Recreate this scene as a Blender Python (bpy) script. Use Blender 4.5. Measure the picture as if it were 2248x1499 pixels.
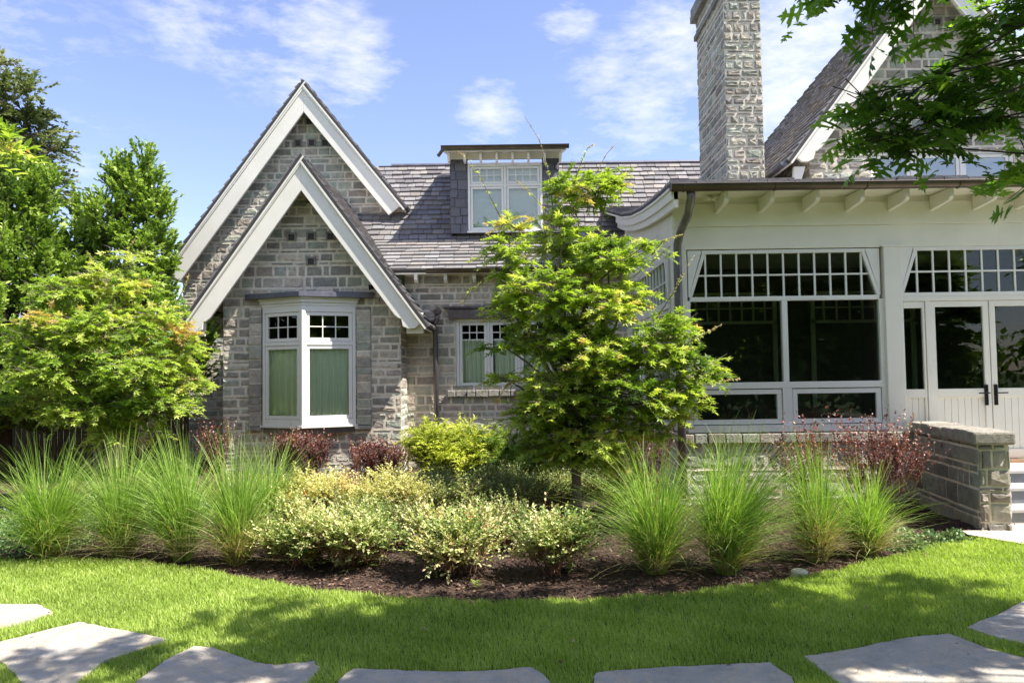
import bpy, math, random
import numpy as np
from mathutils import Matrix, Vector
for o in list(bpy.data.objects): bpy.data.objects.remove(o)
R = math.radians
C = bpy.context.scene.collection
S = bpy.context.scene
# ------------------------------------------------------------------ camera, sky, sun, exposure
F, CX, CY, EYE = 1700.0, 1124.0, 749.5, 1.6          # focal length in photo pixels, image centre, eye height
PITCH, ROLL = R(2.58), R(-0.79)
cd = bpy.data.cameras.new('camera'); cam = bpy.data.objects.new('camera', cd); C.objects.link(cam)
CAMR = Matrix.Rotation(R(90) + PITCH, 3, 'X') @ Matrix.Rotation(ROLL, 3, 'Z')
cam.matrix_world = Matrix.Translation((0, 0, EYE)) @ CAMR.to_4x4()
cd.sensor_width = 36; cd.lens = F / 2248 * 36; cd.clip_start = 0.05; cd.clip_end = 3000
S.camera = cam
SUN_EL, SUN_AZ = R(57), R(72)                         # azimuth from +Y (view) towards +X is 180-74: a little in front of the facade
sun_dir = Vector((math.cos(SUN_EL) * math.sin(SUN_AZ), -math.cos(SUN_EL) * math.cos(SUN_AZ), math.sin(SUN_EL)))
ld = bpy.data.lights.new('sun', 'SUN'); ld.energy = 5.0; ld.angle = R(0.5); ld.color = (1.0, 0.94, 0.84)
lo = bpy.data.objects.new('sun', ld); C.objects.link(lo); lo.rotation_euler = sun_dir.to_track_quat('Z', 'Y').to_euler()
W = bpy.data.worlds.new('World'); S.world = W; W.use_nodes = True
def build_sky():
    nt = W.node_tree; N = nt.nodes; L = nt.links
    bg = N['Background']; bg.inputs[1].default_value = 0.112
    sk = N.new('ShaderNodeTexSky'); sk.sky_type = 'NISHITA'; sk.sun_disc = False
    sk.sun_elevation = SUN_EL; sk.sun_rotation = math.atan2(sun_dir.x, sun_dir.y); sk.air_density = 1.0; sk.dust_density = 0.3; sk.ozone_density = 2.0
    tc = N.new('ShaderNodeTexCoord')
    def vm(op, a, b=None):
        n = N.new('ShaderNodeVectorMath'); n.operation = op
        L.new(a, n.inputs[0])
        if b is not None:
            if isinstance(b, tuple): n.inputs[1].default_value = b
            else: L.new(b, n.inputs[1])
        return n
    def ma(op, a, b, clamp=False):
        n = N.new('ShaderNodeMath'); n.operation = op; n.use_clamp = clamp
        for i, v in enumerate((a, b)):
            if isinstance(v, (int, float)): n.inputs[i].default_value = v
            else: L.new(v, n.inputs[i])
        return n.outputs[0]
    nrm = vm('NORMALIZE', tc.outputs['Generated']).outputs[0]
    mp = N.new('ShaderNodeMapping'); mp.inputs['Scale'].default_value = (2.2, 2.0, 6.0); mp.inputs['Rotation'].default_value = (0, R(-38), 0)
    L.new(nrm, mp.inputs[0])
    nz = N.new('ShaderNodeTexNoise'); nz.inputs['Scale'].default_value = 2.2; nz.inputs['Detail'].default_value = 12; nz.inputs['Roughness'].default_value = 0.62; nz.inputs['Distortion'].default_value = 1.3
    L.new(mp.outputs[0], nz.inputs['Vector'])
    n2 = N.new('ShaderNodeTexNoise'); n2.inputs['Scale'].default_value = 14; n2.inputs['Detail'].default_value = 8; n2.inputs['Roughness'].default_value = 0.65
    L.new(mp.outputs[0], n2.inputs['Vector'])
    # cloud banks of this sky, each a direction and an angular size
    def d(px, py):
        v = CAMR @ Vector(((px - CX) / F, -(py - CY) / F, -1)); v.normalize(); return tuple(v)
    tot = None
    for (px, py, r, s) in ((440, 20, .10, .7), (560, 70, .10, .65), (690, 90, .10, .85), (780, 140, .075, 1.0), (660, 190, .05, .7), (1075, 250, .06, 1.1), (1250, 50, .05, .75), (1340, 160, .07, .7), (1420, 240, .10, .85),
                           (1300, 330, .08, .5), (1480, 90, .10, .8), (1640, 160, .24, .62), (1760, 60, .20, 1.0), (1720, 210, .13, 1.0), (2150, 0, .3, .9), (180, 370, .05, .35), (2600, -400, .5, .9), (-900, 100, .5, .7)):
        ds = vm('DISTANCE', nrm, d(px, py)).outputs['Value']
        f = ma('MULTIPLY', ma('SUBTRACT', 1.0, ma('DIVIDE', ds, r), True), s)
        tot = f if tot is None else ma('MAXIMUM', tot, f)
    for (v, r, s) in (((0, -1, .35), .95, 1.3), ((-.7, -.7, .8), .7, 1.2), ((.6, -.5, .9), .7, 1.1), ((1, .1, .25), .5, .9)):  # unseen cloud banks added out of view for neutral fill light
        v = Vector(v).normalized(); ds = vm('DISTANCE', nrm, tuple(v)).outputs['Value']
        tot = ma('MAXIMUM', tot, ma('MULTIPLY', ma('SUBTRACT', 1.0, ma('DIVIDE', ds, r), True), s))
    sh = ma('ADD', tot, ma('MULTIPLY', ma('SUBTRACT', nz.outputs[0], 0.50), 1.6))
    sh = ma('ADD', sh, ma('MULTIPLY', ma('SUBTRACT', n2.outputs[0], 0.5), 1.2))
    cl = ma('MULTIPLY', ma('SUBTRACT', sh, 0.26), 0.80, True)
    cl = ma('MULTIPLY', cl, ma('MULTIPLY', tot, 3.0, True))
    cl = ma('MULTIPLY', cl, 0.82, True)
    hz = N.new('ShaderNodeMix'); hz.data_type = 'RGBA'; hz.inputs[0].default_value = 0.06
    tn = N.new('ShaderNodeMix'); tn.data_type = 'RGBA'; tn.blend_type = 'MULTIPLY'; tn.inputs[0].default_value = 1; tn.inputs[7].default_value = (1.0, .90, 1.03, 1)
    L.new(sk.outputs[0], tn.inputs[6]); L.new(tn.outputs[2], hz.inputs[6]); hz.inputs[7].default_value = (4.2, 4.5, 6.2, 1)
    mx = N.new('ShaderNodeMix'); mx.data_type = 'RGBA'
    L.new(cl, mx.inputs[0]); L.new(hz.outputs[2], mx.inputs[6]); mx.inputs[7].default_value = (5.9, 5.7, 5.8, 1)
    L.new(mx.outputs[2], bg.inputs[0])
build_sky()
S.view_settings.view_transform = 'Standard'; S.view_settings.look = 'None'; S.view_settings.gamma = 1; S.view_settings.exposure = 1.18
S.cycles.max_bounces = 8; S.cycles.transparent_max_bounces = 12; S.cycles.use_denoising = True

# ------------------------------------------------------------------ helpers
rng = np.random.default_rng(7); random.seed(7)
def at(px, py, Y):
    v = CAMR @ Vector(((px - CX) / F, -(py - CY) / F, -1)); t = Y / v.y
    return Vector((v.x * t, Y, EYE + v.z * t))
def X(px, py, Y): return at(px, py, Y).x
def Z(px, py, Y): return at(px, py, Y).z
def gp(px, py, z=0.0):
    v = CAMR @ Vector(((px - CX) / F, -(py - CY) / F, -1)); t = (z - EYE) / v.z
    return Vector((v.x * t, v.y * t, z))
def props(o, label=None, cat=None, group=None, kind=None):
    for k, v in (('label', label), ('category', cat), ('group', group), ('kind', kind)):
        if v: o[k] = v
    return o
def empty(name, loc=(0, 0, 0), **kw):
    o = bpy.data.objects.new(name, None); C.objects.link(o); o.location = loc; o.empty_display_size = .2
    return props(o, **kw)
def link(name, me, parent=None, **kw):
    o = bpy.data.objects.new(name, me); C.objects.link(o)
    if parent is not None:
        o.parent = parent
        base = Vector((0, 0, 0)); p = parent
        while p is not None: base += p.location; p = p.parent
        o.location = -base                       # meshes are written in world coordinates
    return props(o, **kw)
class MB:
    """collects faces in world coordinates, with an optional local frame (u, n, z)"""
    def __init__(s): s.v = []; s.f = []; s.m = []; s.c = []; s.fr = None; s.mi = 0; s.col = (1, 1, 1)
    def frame(s, O, U, N, V=(0, 0, 1)): s.fr = (Vector(O), Vector(U).normalized(), Vector(N).normalized(), Vector(V).normalized()); return s
    def P(s, p):
        if s.fr is None: return tuple(p)
        O, U, N, V = s.fr; return tuple(O + U * p[0] + N * p[1] + V * p[2])
    def add(s, vs, fs, col=None):
        b = len(s.v); s.v += [s.P(p) for p in vs]; s.c += [col or s.col] * len(vs)
        for f in fs: s.f.append([b + i for i in f]); s.m.append(s.mi)
    def box(s, x0, x1, y0, y1, z0, z1):
        vs = [(x, y, z) for x in (x0, x1) for y in (y0, y1) for z in (z0, z1)]
        s.add(vs, [(0, 1, 3, 2), (4, 6, 7, 5), (0, 4, 5, 1), (2, 3, 7, 6), (0, 2, 6, 4), (1, 5, 7, 3)]); return s
    def prism(s, poly, a, b, plane='xz'):
        """poly of 2D points, extruded along the third axis from a to b"""
        k = len(poly)
        g = (lambda p, t: (p[0], t, p[1])) if plane == 'xz' else (lambda p, t: (p[0], p[1], t)) if plane == 'xy' else (lambda p, t: (t, p[0], p[1]))
        s.add([g(p, a) for p in poly] + [g(p, b) for p in poly],
              [tuple(range(k)), tuple(range(2 * k - 1, k - 1, -1))] + [(i, i + k, (i + 1) % k + k, (i + 1) % k) for i in range(k)]); return s
    def tube(s, pts, r, n=10, cap=True):
        pts = [Vector(p) for p in pts]; rs = r if isinstance(r, (list, tuple)) else [r] * len(pts)
        rings = []; ref = None
        for i, p in enumerate(pts):
            t = (pts[min(i + 1, len(pts) - 1)] - pts[max(i - 1, 0)]).normalized()
            if ref is None: ref = t.orthogonal().normalized()
            a = (ref - t * ref.dot(t)).normalized(); b = t.cross(a); ref = a
            rings.append([p + (a * math.cos(2 * math.pi * j / n) + b * math.sin(2 * math.pi * j / n)) * rs[i] for j in range(n)])
        vs = [tuple(q) for ring in rings for q in ring]; fs = []
        for i in range(len(pts) - 1):
            for j in range(n): fs.append((i * n + j, i * n + (j + 1) % n, (i + 1) * n + (j + 1) % n, (i + 1) * n + j))
        if cap: fs += [tuple(range(n))[::-1], tuple(range((len(pts) - 1) * n, len(pts) * n))]
        s.add(vs, fs); return s
    def build(s, name, mats, parent=None, bevel=0, smooth=False, fixn=True, **kw):
        me = bpy.data.meshes.new(name); me.from_pydata(s.v, [], s.f)
        for m in (mats if isinstance(mats, (list, tuple)) else [mats]): me.materials.append(m)
        me.polygons.foreach_set('material_index', s.m)
        ca = me.color_attributes.new('col', 'FLOAT_COLOR', 'POINT')
        ca.data.foreach_set('color', np.array([(*c, 1) for c in s.c], dtype=np.float32).ravel())
        if smooth: me.polygons.foreach_set('use_smooth', [True] * len(me.polygons))
        me.update()
        if fixn:
            import bmesh
            bm = bmesh.new(); bm.from_mesh(me); bmesh.ops.recalc_face_normals(bm, faces=bm.faces); bm.to_mesh(me); bm.free()
        o = link(name, me, parent, **kw)
        if bevel:
            md = o.modifiers.new('bevel', 'BEVEL'); md.width = bevel; md.segments = 2; md.limit_method = 'ANGLE'
        return o
def clip(poly, a, b):
    """part of polygon on the left of the line a->b"""
    out = []; n = len(poly)
    s = lambda p: (b[0] - a[0]) * (p[1] - a[1]) - (b[1] - a[1]) * (p[0] - a[0])
    for i in range(n):
        p, q = poly[i], poly[(i + 1) % n]; sp, sq = s(p), s(q)
        if sp >= 0: out.append(p)
        if (sp > 0 > sq) or (sp < 0 < sq):
            t = sp / (sp - sq); out.append((p[0] + (q[0] - p[0]) * t, p[1] + (q[1] - p[1]) * t))
    return out
def clip_region(poly, region):
    for i in range(len(region)):
        poly = clip(poly, region[i], region[(i + 1) % len(region)])
        if len(poly) < 3: return []
    return poly
def area(p): return 0.5 * sum(p[i][0] * p[(i + 1) % len(p)][1] - p[(i + 1) % len(p)][0] * p[i][1] for i in range(len(p)))

# ------------------------------------------------------------------ materials
def nodes(name):
    m = bpy.data.materials.new(name); m.use_nodes = True; nt = m.node_tree
    return m, nt, nt.nodes['Principled BSDF'], nt.nodes['Material Output']
def tex_noise(nt, scale, detail=6, rough=.6, vec=None, dist=0):
    n = nt.nodes.new('ShaderNodeTexNoise'); n.inputs['Scale'].default_value = scale; n.inputs['Detail'].default_value = detail; n.inputs['Roughness'].default_value = rough; n.inputs['Distortion'].default_value = dist
    nt.links.new(vec if vec is not None else nt.nodes.new('ShaderNodeTexCoord').outputs['Object'], n.inputs['Vector']); return n.outputs[0]
def ramp(nt, fac, stops):
    r = nt.nodes.new('ShaderNodeValToRGB'); nt.links.new(fac, r.inputs[0]); e = r.color_ramp.elements
    while len(e) < len(stops): e.new(.5)
    for i, (p, c) in enumerate(stops): e[i].position = p; e[i].color = (*c, 1) if len(c) == 3 else c
    return r.outputs[0]
def mixc(nt, fac, a, b, mode='MIX'):
    m = nt.nodes.new('ShaderNodeMix'); m.data_type = 'RGBA'; m.blend_type = mode
    for i, v in ((0, fac), (6, a), (7, b)):
        if isinstance(v, (int, float)): m.inputs[i].default_value = v
        elif isinstance(v, tuple): m.inputs[i].default_value = (*v, 1)
        else: nt.links.new(v, m.inputs[i])
    return m.outputs[2]
def bump(nt, p, h, strength, dist):
    b = nt.nodes.new('ShaderNodeBump'); b.inputs['Strength'].default_value = strength; b.inputs['Distance'].default_value = dist
    nt.links.new(h, b.inputs['Height']); nt.links.new(b.outputs[0], p.inputs['Normal'])
def plain(name, col, rough=.5, metal=0, var=.12, nscale=6, bmp=0, bscale=60):
    m, nt, p, out = nodes(name)
    a = tuple(c * (1 - var) for c in col); b = tuple(min(1, c * (1 + var)) for c in col)
    nt.links.new(ramp(nt, tex_noise(nt, nscale), [(.3, a), (.7, b)]), p.inputs['Base Color'])
    p.inputs['Roughness'].default_value = rough; p.inputs['Metallic'].default_value = metal
    if bmp: bump(nt, p, tex_noise(nt, bscale, 8), bmp, .01)
    return m
def attr_mat(name, rough, nscale, amt, bmp, bscale, bdist, spec=.3, moss=None):
    """colour from the per-piece attribute 'col', broken up by noise"""
    m, nt, p, out = nodes(name)
    a = nt.nodes.new('ShaderNodeAttribute'); a.attribute_name = 'col'
    n = ramp(nt, tex_noise(nt, nscale, 10, .7), [(.25, (1 - amt,) * 3), (.75, (1 + amt,) * 3)])
    c = mixc(nt, 1.0, a.outputs['Color'], n, 'MULTIPLY')
    if moss: c = mixc(nt, ramp(nt, tex_noise(nt, moss[0], 6, .7), [(.55, (0, 0, 0)), (.75, (.6, .6, .6))]), c, moss[1])
    nt.links.new(c, p.inputs['Base Color']); p.inputs['Roughness'].default_value = rough; p.inputs['Specular IOR Level'].default_value = spec
    bump(nt, p, tex_noise(nt, bscale, 12, .72), bmp, bdist); return m
M = {}
M['stone'] = attr_mat('rock_faced_stone', .85, 9, .38, 1.0, 11, .05, moss=(2.3, (.40, .38, .33)))
M['mortar'] = plain('lime_mortar', (.70, .64, .53), .95, var=.16, nscale=9, bmp=.6, bscale=50)
M['slate'] = attr_mat('roof_slate', .48, 14, .22, .7, 26, .012, .5, moss=(1.6, (.30, .25, .20)))
M['deck'] = plain('roof_edge_dark', (.05, .045, .045), .7)
M['white'] = plain('white_paint', (.85, .82, .73), .42, var=.05, nscale=2.2, bmp=.08, bscale=40)
M['window_white'] = plain('window_white_paint', (.83, .82, .77), .3, var=.03, nscale=3)
M['zinc'] = plain('aged_zinc', (.17, .16, .17), .42, .7, var=.25, nscale=5)
M['lead'] = plain('lead_flashing', (.15, .15, .19), .5, .4, var=.2, nscale=8)
M['bronze'] = plain('bronze_gutter', (.12, .095, .075), .38, .75, var=.25, nscale=4)
M['black'] = plain('black_metal', (.015, .015, .015), .35, .5)
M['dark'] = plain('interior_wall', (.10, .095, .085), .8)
M['ceil'] = plain('interior_ceiling', (.55, .56, .46), .8)
M['step'] = plain('bluestone_step', (.17, .18, .20), .6, var=.2, nscale=6)
M['tread'] = plain('pale_stone_tread', (.42, .41, .40), .6, var=.12, nscale=6)
M['copper'] = plain('threshold_copper', (.45, .28, .16), .4, .6)
M['shade'] = plain('roller_blind', (.86, .88, .90), .8, var=.05)
def curtain_mat():
    m, nt, p, out = nodes('green_curtain')
    p.inputs['Base Color'].default_value = (.86, .95, .78, 1); p.inputs['Roughness'].default_value = .85
    t = nt.nodes.new('ShaderNodeBsdfTranslucent'); t.inputs[0].default_value = (.4, .55, .38, 1)
    ms = nt.nodes.new('ShaderNodeMixShader'); ms.inputs[0].default_value = .08
    nt.links.new(p.outputs[0], ms.inputs[1]); nt.links.new(t.outputs[0], ms.inputs[2]); nt.links.new(ms.outputs[0], out.inputs[0]); return m
M['curtain'] = curtain_mat()
def glass_mat(name, tint, refl):
    m, nt, p, out = nodes(name); nt.nodes.remove(p)
    tr = nt.nodes.new('ShaderNodeBsdfTransparent'); tr.inputs[0].default_value = (*tint, 1)
    gl = nt.nodes.new('ShaderNodeBsdfGlossy'); gl.inputs['Roughness'].default_value = .01; gl.inputs[0].default_value = (.92, 1, .95, 1)
    fr = nt.nodes.new('ShaderNodeFresnel'); fr.inputs[0].default_value = 1.5
    mu = nt.nodes.new('ShaderNodeMath'); mu.operation = 'MULTIPLY'; mu.inputs[1].default_value = refl; mu.use_clamp = True; nt.links.new(fr.outputs[0], mu.inputs[0])
    b = nt.nodes.new('ShaderNodeBump'); b.inputs['Strength'].default_value = .06; b.inputs['Distance'].default_value = .02
    nt.links.new(tex_noise(nt, 2.2, 1), b.inputs['Height']); nt.links.new(b.outputs[0], gl.inputs['Normal'])
    ms = nt.nodes.new('ShaderNodeMixShader'); nt.links.new(mu.outputs[0], ms.inputs[0]); nt.links.new(tr.outputs[0], ms.inputs[1]); nt.links.new(gl.outputs[0], ms.inputs[2])
    nt.links.new(ms.outputs[0], out.inputs[0]); return m
M['glass'] = glass_mat('window_glass', (.70, .82, .70), 1.15)
M['glass_clear'] = glass_mat('clear_glass', (.97, .995, .96), 1.0)
M['glass_mid'] = glass_mat('reflecting_glass', (.85, .9, .88), 3.2)
M['glass_sky'] = glass_mat('upper_window_glass', (.5, .55, .58), 7)
def leaf_mat(name, stops, trans=.45, rough=.5, tint=(1.25, 1.35, .6), big=None):
    m, nt, p, out = nodes(name)
    a = nt.nodes.new('ShaderNodeAttribute'); a.attribute_name = 'rnd'
    c = ramp(nt, a.outputs['Fac'], stops)
    nt.links.new(c, p.inputs['Base Color']); p.inputs['Roughness'].default_value = rough; p.inputs['Specular IOR Level'].default_value = .35
    t = nt.nodes.new('ShaderNodeBsdfTranslucent'); nt.links.new(mixc(nt, 1.0, c, tint, 'MULTIPLY'), t.inputs[0])
    ms = nt.nodes.new('ShaderNodeMixShader'); ms.inputs[0].default_value = trans
    nt.links.new(p.outputs[0], ms.inputs[1]); nt.links.new(t.outputs[0], ms.inputs[2]); nt.links.new(ms.outputs[0], out.inputs[0]); return m
M['maple'] = leaf_mat('maple_leaf', [(0, (.12, .21, .03)), (.45, (.34, .46, .065)), (.8, (.56, .64, .13)), (.97, (.62, .64, .18)), (1, (.58, .42, .18))])
M['maple_gold'] = leaf_mat('golden_maple_leaf', [(0, (.16, .28, .04)), (.5, (.38, .50, .085)), (.9, (.62, .68, .19)), (.985, (.64, .66, .2)), (1, (.58, .42, .18))])
M['holly'] = leaf_mat('holly_leaf', [(0, (.08, .15, .03)), (.5, (.22, .33, .06)), (1, (.46, .58, .16))], .3, .32)
M['far_oak'] = leaf_mat('live_oak_leaf', [(0, (.09, .12, .05)), (.6, (.19, .23, .10)), (1, (.38, .38, .22))], .25, .5)
M['oak'] = leaf_mat('oak_leaf', [(0, (.05, .11, .015)), (.6, (.13, .25, .03)), (1, (.30, .46, .07))], .55, .4)
M['grass'] = leaf_mat('lawn_blade', [(0, (.20, .30, .04)), (.5, (.42, .54, .12)), (.93, (.62, .70, .24)), (1, (.68, .60, .34))], .42, .5)
M['silver_grass'] = leaf_mat('silver_grass_blade', [(0, (.11, .21, .025)), (.5, (.27, .43, .07)), (.85, (.50, .64, .20)), (.93, (.42, .36, .18)), (1, (.45, .34, .2))], .35, .45)
M['yellow'] = leaf_mat('golden_shrub_leaf', [(0, (.36, .38, .12)), (.5, (.66, .63, .26)), (.85, (.82, .78, .42)), (.97, (.82, .74, .4)), (1, (.7, .42, .22))], .35, .5)
M['cypress'] = leaf_mat('golden_cypress_leaf', [(0, (.25, .30, .04)), (.5, (.48, .54, .07)), (1, (.70, .70, .14))], .35, .5)
M['cypress_green'] = leaf_mat('green_cypress_leaf', [(0, (.08, .15, .02)), (.5, (.18, .27, .03)), (1, (.34, .42, .07))], .35, .5)
M['sage'] = leaf_mat('grey_green_leaf', [(0, (.10, .15, .04)), (.6, (.24, .31, .10)), (1, (.52, .52, .22))], .3, .5)
M['varieg'] = leaf_mat('variegated_leaf', [(0, (.10, .19, .04)), (.35, (.27, .37, .10)), (.6, (.56, .59, .25)), (.9, (.80, .77, .42)), (1, (.66, .46, .32))], .3, .5)
M['burgundy'] = leaf_mat('burgundy_leaf', [(0, (.07, .04, .04)), (.5, (.15, .08, .075)), (.8, (.29, .19, .17)), (.94, (.42, .09, .07)), (1, (.34, .30, .14))], .3, .4, (1.3, .7, .6))
M['vine'] = leaf_mat('jasmine_leaf', [(0, (.04, .10, .03)), (.5, (.10, .19, .06)), (1, (.34, .44, .22))], .2, .3)
M['chips'] = leaf_mat('mulch_chip', [(0, (.03, .016, .010)), (.5, (.11, .062, .042)), (.85, (.24, .15, .11)), (1, (.46, .34, .27))], .02, .8, (1, 1, 1))
M['bark'] = plain('bark', (.20, .165, .13), .9, var=.3, nscale=20, bmp=.8, bscale=40)
M['bark_dark'] = plain('dark_bark', (.07, .055, .04), .9, var=.3, nscale=20, bmp=.8, bscale=40)
M['bark_red'] = plain('reddish_twig', (.20, .10, .06), .8, var=.3, nscale=20)
def ground_mat(name, c1, c2, c3, s, b, rough=.95):
    m, nt, p, out = nodes(name)
    c = ramp(nt, tex_noise(nt, s, 12, .7), [(.3, c1), (.5, c2), (.72, c3)])
    nt.links.new(c, p.inputs['Base Color']); p.inputs['Roughness'].default_value = rough
    bump(nt, p, tex_noise(nt, s * 3, 10, .75), 1, b); return m
M['soil'] = ground_mat('mulch_soil', (.025, .014, .009), (.07, .040, .027), (.14, .085, .058), 22, .03)
M['turf'] = ground_mat('turf_thatch', (.035, .05, .012), (.065, .10, .02), (.11, .14, .035), 18, .02)
M['field'] = ground_mat('rough_field', (.04, .07, .02), (.07, .11, .03), (.12, .15, .05), 1.5, .03)
M['paving'] = ground_mat('travertine_paving', (.34, .29, .23), (.47, .41, .34), (.56, .51, .44), 3.5, .006, .8)
def flag_mat():
    m, nt, p, out = nodes('flagstone')
    c = ramp(nt, tex_noise(nt, 1.8, 10, .62, dist=1.6), [(.28, (.34, .31, .265)), (.44, (.43, .395, .34)), (.53, (.50, .42, .32)), (.60, (.39, .38, .35)), (.74, (.50, .44, .35))])
    c = mixc(nt, ramp(nt, tex_noise(nt, 7, 10, .8), [(.48, (0, 0, 0)), (.72, (.6, .6, .6))]), c, (.20, .175, .145))
    c = mixc(nt, ramp(nt, tex_noise(nt, 60, 4, .7), [(.60, (0, 0, 0)), (.70, (.5, .5, .5))]), c, (.13, .115, .10))
    nt.links.new(c, p.inputs['Base Color']); p.inputs['Roughness'].default_value = .7
    w = nt.nodes.new('ShaderNodeMath'); w.operation = 'ADD'
    nt.links.new(ramp(nt, tex_noise(nt, 2.6, 6, .5, dist=1.5), [(.40, (0, 0, 0)), (.42, (.35, .35, .35)), (.53, (.45, .45, .45)), (.545, (.8, .8, .8)), (.64, (.85, .85, .85)), (.655, (1, 1, 1))]), w.inputs[0]); nt.links.new(tex_noise(nt, 30, 8, .7), w.inputs[1])
    bump(nt, p, w.outputs[0], .9, .012); return m
M['flag'] = flag_mat()
M['fence'] = plain('weathered_fence', (.13, .10, .07), .9, var=.3, nscale=8)
M['plastic'] = plain('pale_plastic', (.62, .60, .50), .5, var=.1)

# ------------------------------------------------------------------ masonry and slates
STONES = [(.40, .385, .325), (.36, .365, .295), (.39, .34, .28), (.44, .395, .32), (.34, .31, .26), (.38, .395, .33), (.48, .44, .365), (.31, .28, .235), (.345, .36, .305), (.28, .265, .23)]
def masonry(mb, region, holes=(), rnd=None, gap=.019, proud=.016, tall=1.0, wide=1.0, n0=0.0, bright=1.2):  # bright puts light into stone colour: more on shaded walls, less on sunlit
    """random-coursed stones over a convex region (u, v), front towards -n of the frame (n axis positive = outwards)"""
    rnd = rnd or random
    us = [p[0] for p in region]; vs = [p[1] for p in region]
    if area(region) < 0: region = region[::-1]
    v = min(vs); last = 0
    while v < max(vs) - .02:
        h = rnd.choice([.05, .065, .11, .13, .155, .175, .19]) * tall
        if last < .08 and h < .08: h = .14 * tall
        last = h; v1 = min(v + h, max(vs)); u = min(us) - rnd.random() * .2
        while u < max(us):
            w = rnd.uniform(.12, .46) * wide * (1.15 if h < .08 else 1)
            segs = [(u, u + w)]
            for (a, b, c, d) in holes:
                if v + h * .5 > b and v + h * .5 < d:
                    ns = []
                    for (s0, s1) in segs:
                        if s1 <= a or s0 >= c: ns.append((s0, s1))
                        else:
                            if s0 < a - .05: ns.append((s0, a))
                            if s1 > c + .05: ns.append((c, s1))
                    segs = ns
            for (s0, s1) in segs:
                g = gap * .8
                dv = rnd.uniform(-.004, .006)
                q = clip_region([(s0 + g, v + g + dv), (s1 - g, v + g - dv), (s1 - g, v1 - g + dv), (s0 + g, v1 - g)], region)
                if len(q) < 3 or abs(area(q)) < .0012: continue
                # subdivide edges and jitter the outline
                ring = []
                for i in range(len(q)):
                    a, b = q[i], q[(i + 1) % len(q)]; L = math.hypot(b[0] - a[0], b[1] - a[1]); k = 1 if L < .09 else 2 if L < .22 else 4
                    for j in range(k): ring.append((a[0] + (b[0] - a[0]) * j / k + rnd.uniform(-.004, .004), a[1] + (b[1] - a[1]) * j / k + rnd.uniform(-.004, .004)))
                cu = sum(p[0] for p in ring) / len(ring); cv = sum(p[1] for p in ring) / len(ring)
                hu = max(abs(p[0] - cu) for p in ring) + 1e-6; hv = max(abs(p[1] - cv) for p in ring) + 1e-6
                ins = lambda p, d: (cu + (p[0] - cu) * max(.1, 1 - d / hu), cv + (p[1] - cv) * max(.1, 1 - d / hv))
                pr = proud * rnd.uniform(.5, 1.3)
                k = len(ring)
                r0 = [(p[0], n0 - .004, p[1]) for p in ring]
                r1 = [(*[ins(p, .006)[0]], n0 + pr * rnd.uniform(.35, .7), ins(p, .006)[1]) for p in ring]
                r2 = [(ins(p, .022)[0] + rnd.uniform(-.006, .006), n0 + pr * rnd.uniform(.5, 1.35), ins(p, .022)[1] + rnd.uniform(-.005, .005)) for p in ring]
                # two inner points make a broken, rock-faced front
                c1 = (cu - hu * .35 + rnd.uniform(-.02, .02), n0 + pr * rnd.uniform(.75, 1.2), cv + rnd.uniform(-.3, .3) * hv)
                fs = []
                for i in range(k):
                    j = (i + 1) % k
                    fs += [(i, j, k + j, k + i), (k + i, k + j, 2 * k + j, 2 * k + i), (2 * k + i, 2 * k + j, 3 * k)]
                base = rnd.choice(STONES); f = rnd.uniform(.8, 1.2) * bright
                mb.mi = 0; mb.add(r0 + r1 + r2 + [c1], fs, tuple(c * f * rnd.uniform(.97, 1.03) for c in base))
            u += w
        v = v1
def mortar_plate(mb, region, holes=(), n0=-.25, n1=0.0):
    """the wall body behind the stones, cut into strips round the openings"""
    if area(region) < 0: region = region[::-1]
    mb.mi = 1
    us = sorted(set([min(p[0] for p in region)] + [max(p[0] for p in region)] + [h[0] for h in holes] + [h[2] for h in holes]))
    us = [u for u in us if min(p[0] for p in region) <= u <= max(p[0] for p in region)]
    lo, hi = min(p[1] for p in region), max(p[1] for p in region)
    for a, b in zip(us[:-1], us[1:]):
        if b - a < 1e-4: continue
        hs = sorted([(h[1], h[3]) for h in holes if h[0] < (a + b) / 2 < h[2]]); v = lo
        spans = []
        for (c, d) in hs: spans.append((v, c)); v = d
        spans.append((v, hi))
        for (c, d) in spans:
            if d - c < 1e-3: continue
            q = clip_region([(a, c), (b, c), (b, d), (a, d)], region)
            if len(q) >= 3:
                k = len(q); mb.add([(p[0], n0, p[1]) for p in q] + [(p[0], n1, p[1]) for p in q], [tuple(range(k)), tuple(range(2 * k - 1, k - 1, -1))] + [(i, i + k, (i + 1) % k + k, (i + 1) % k) for i in range(k)])
def stone_wall(name, parent, O, U, N, region, holes=(), thick=.25, seed=1, label=None, **kw):
    mb = MB().frame(O, U, N); rr = random.Random(seed)
    mortar_plate(mb, region, holes, -thick, .004); masonry(mb, region, holes, rr, **kw)
    return mb.build(name, [M['stone'], M['mortar']], parent, fixn=False, label=label)
SLATES = [(.20, .19, .19), (.18, .17, .175), (.22, .205, .20), (.19, .185, .19), (.24, .22, .20), (.165, .155, .16), (.22, .215, .22)]
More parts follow.
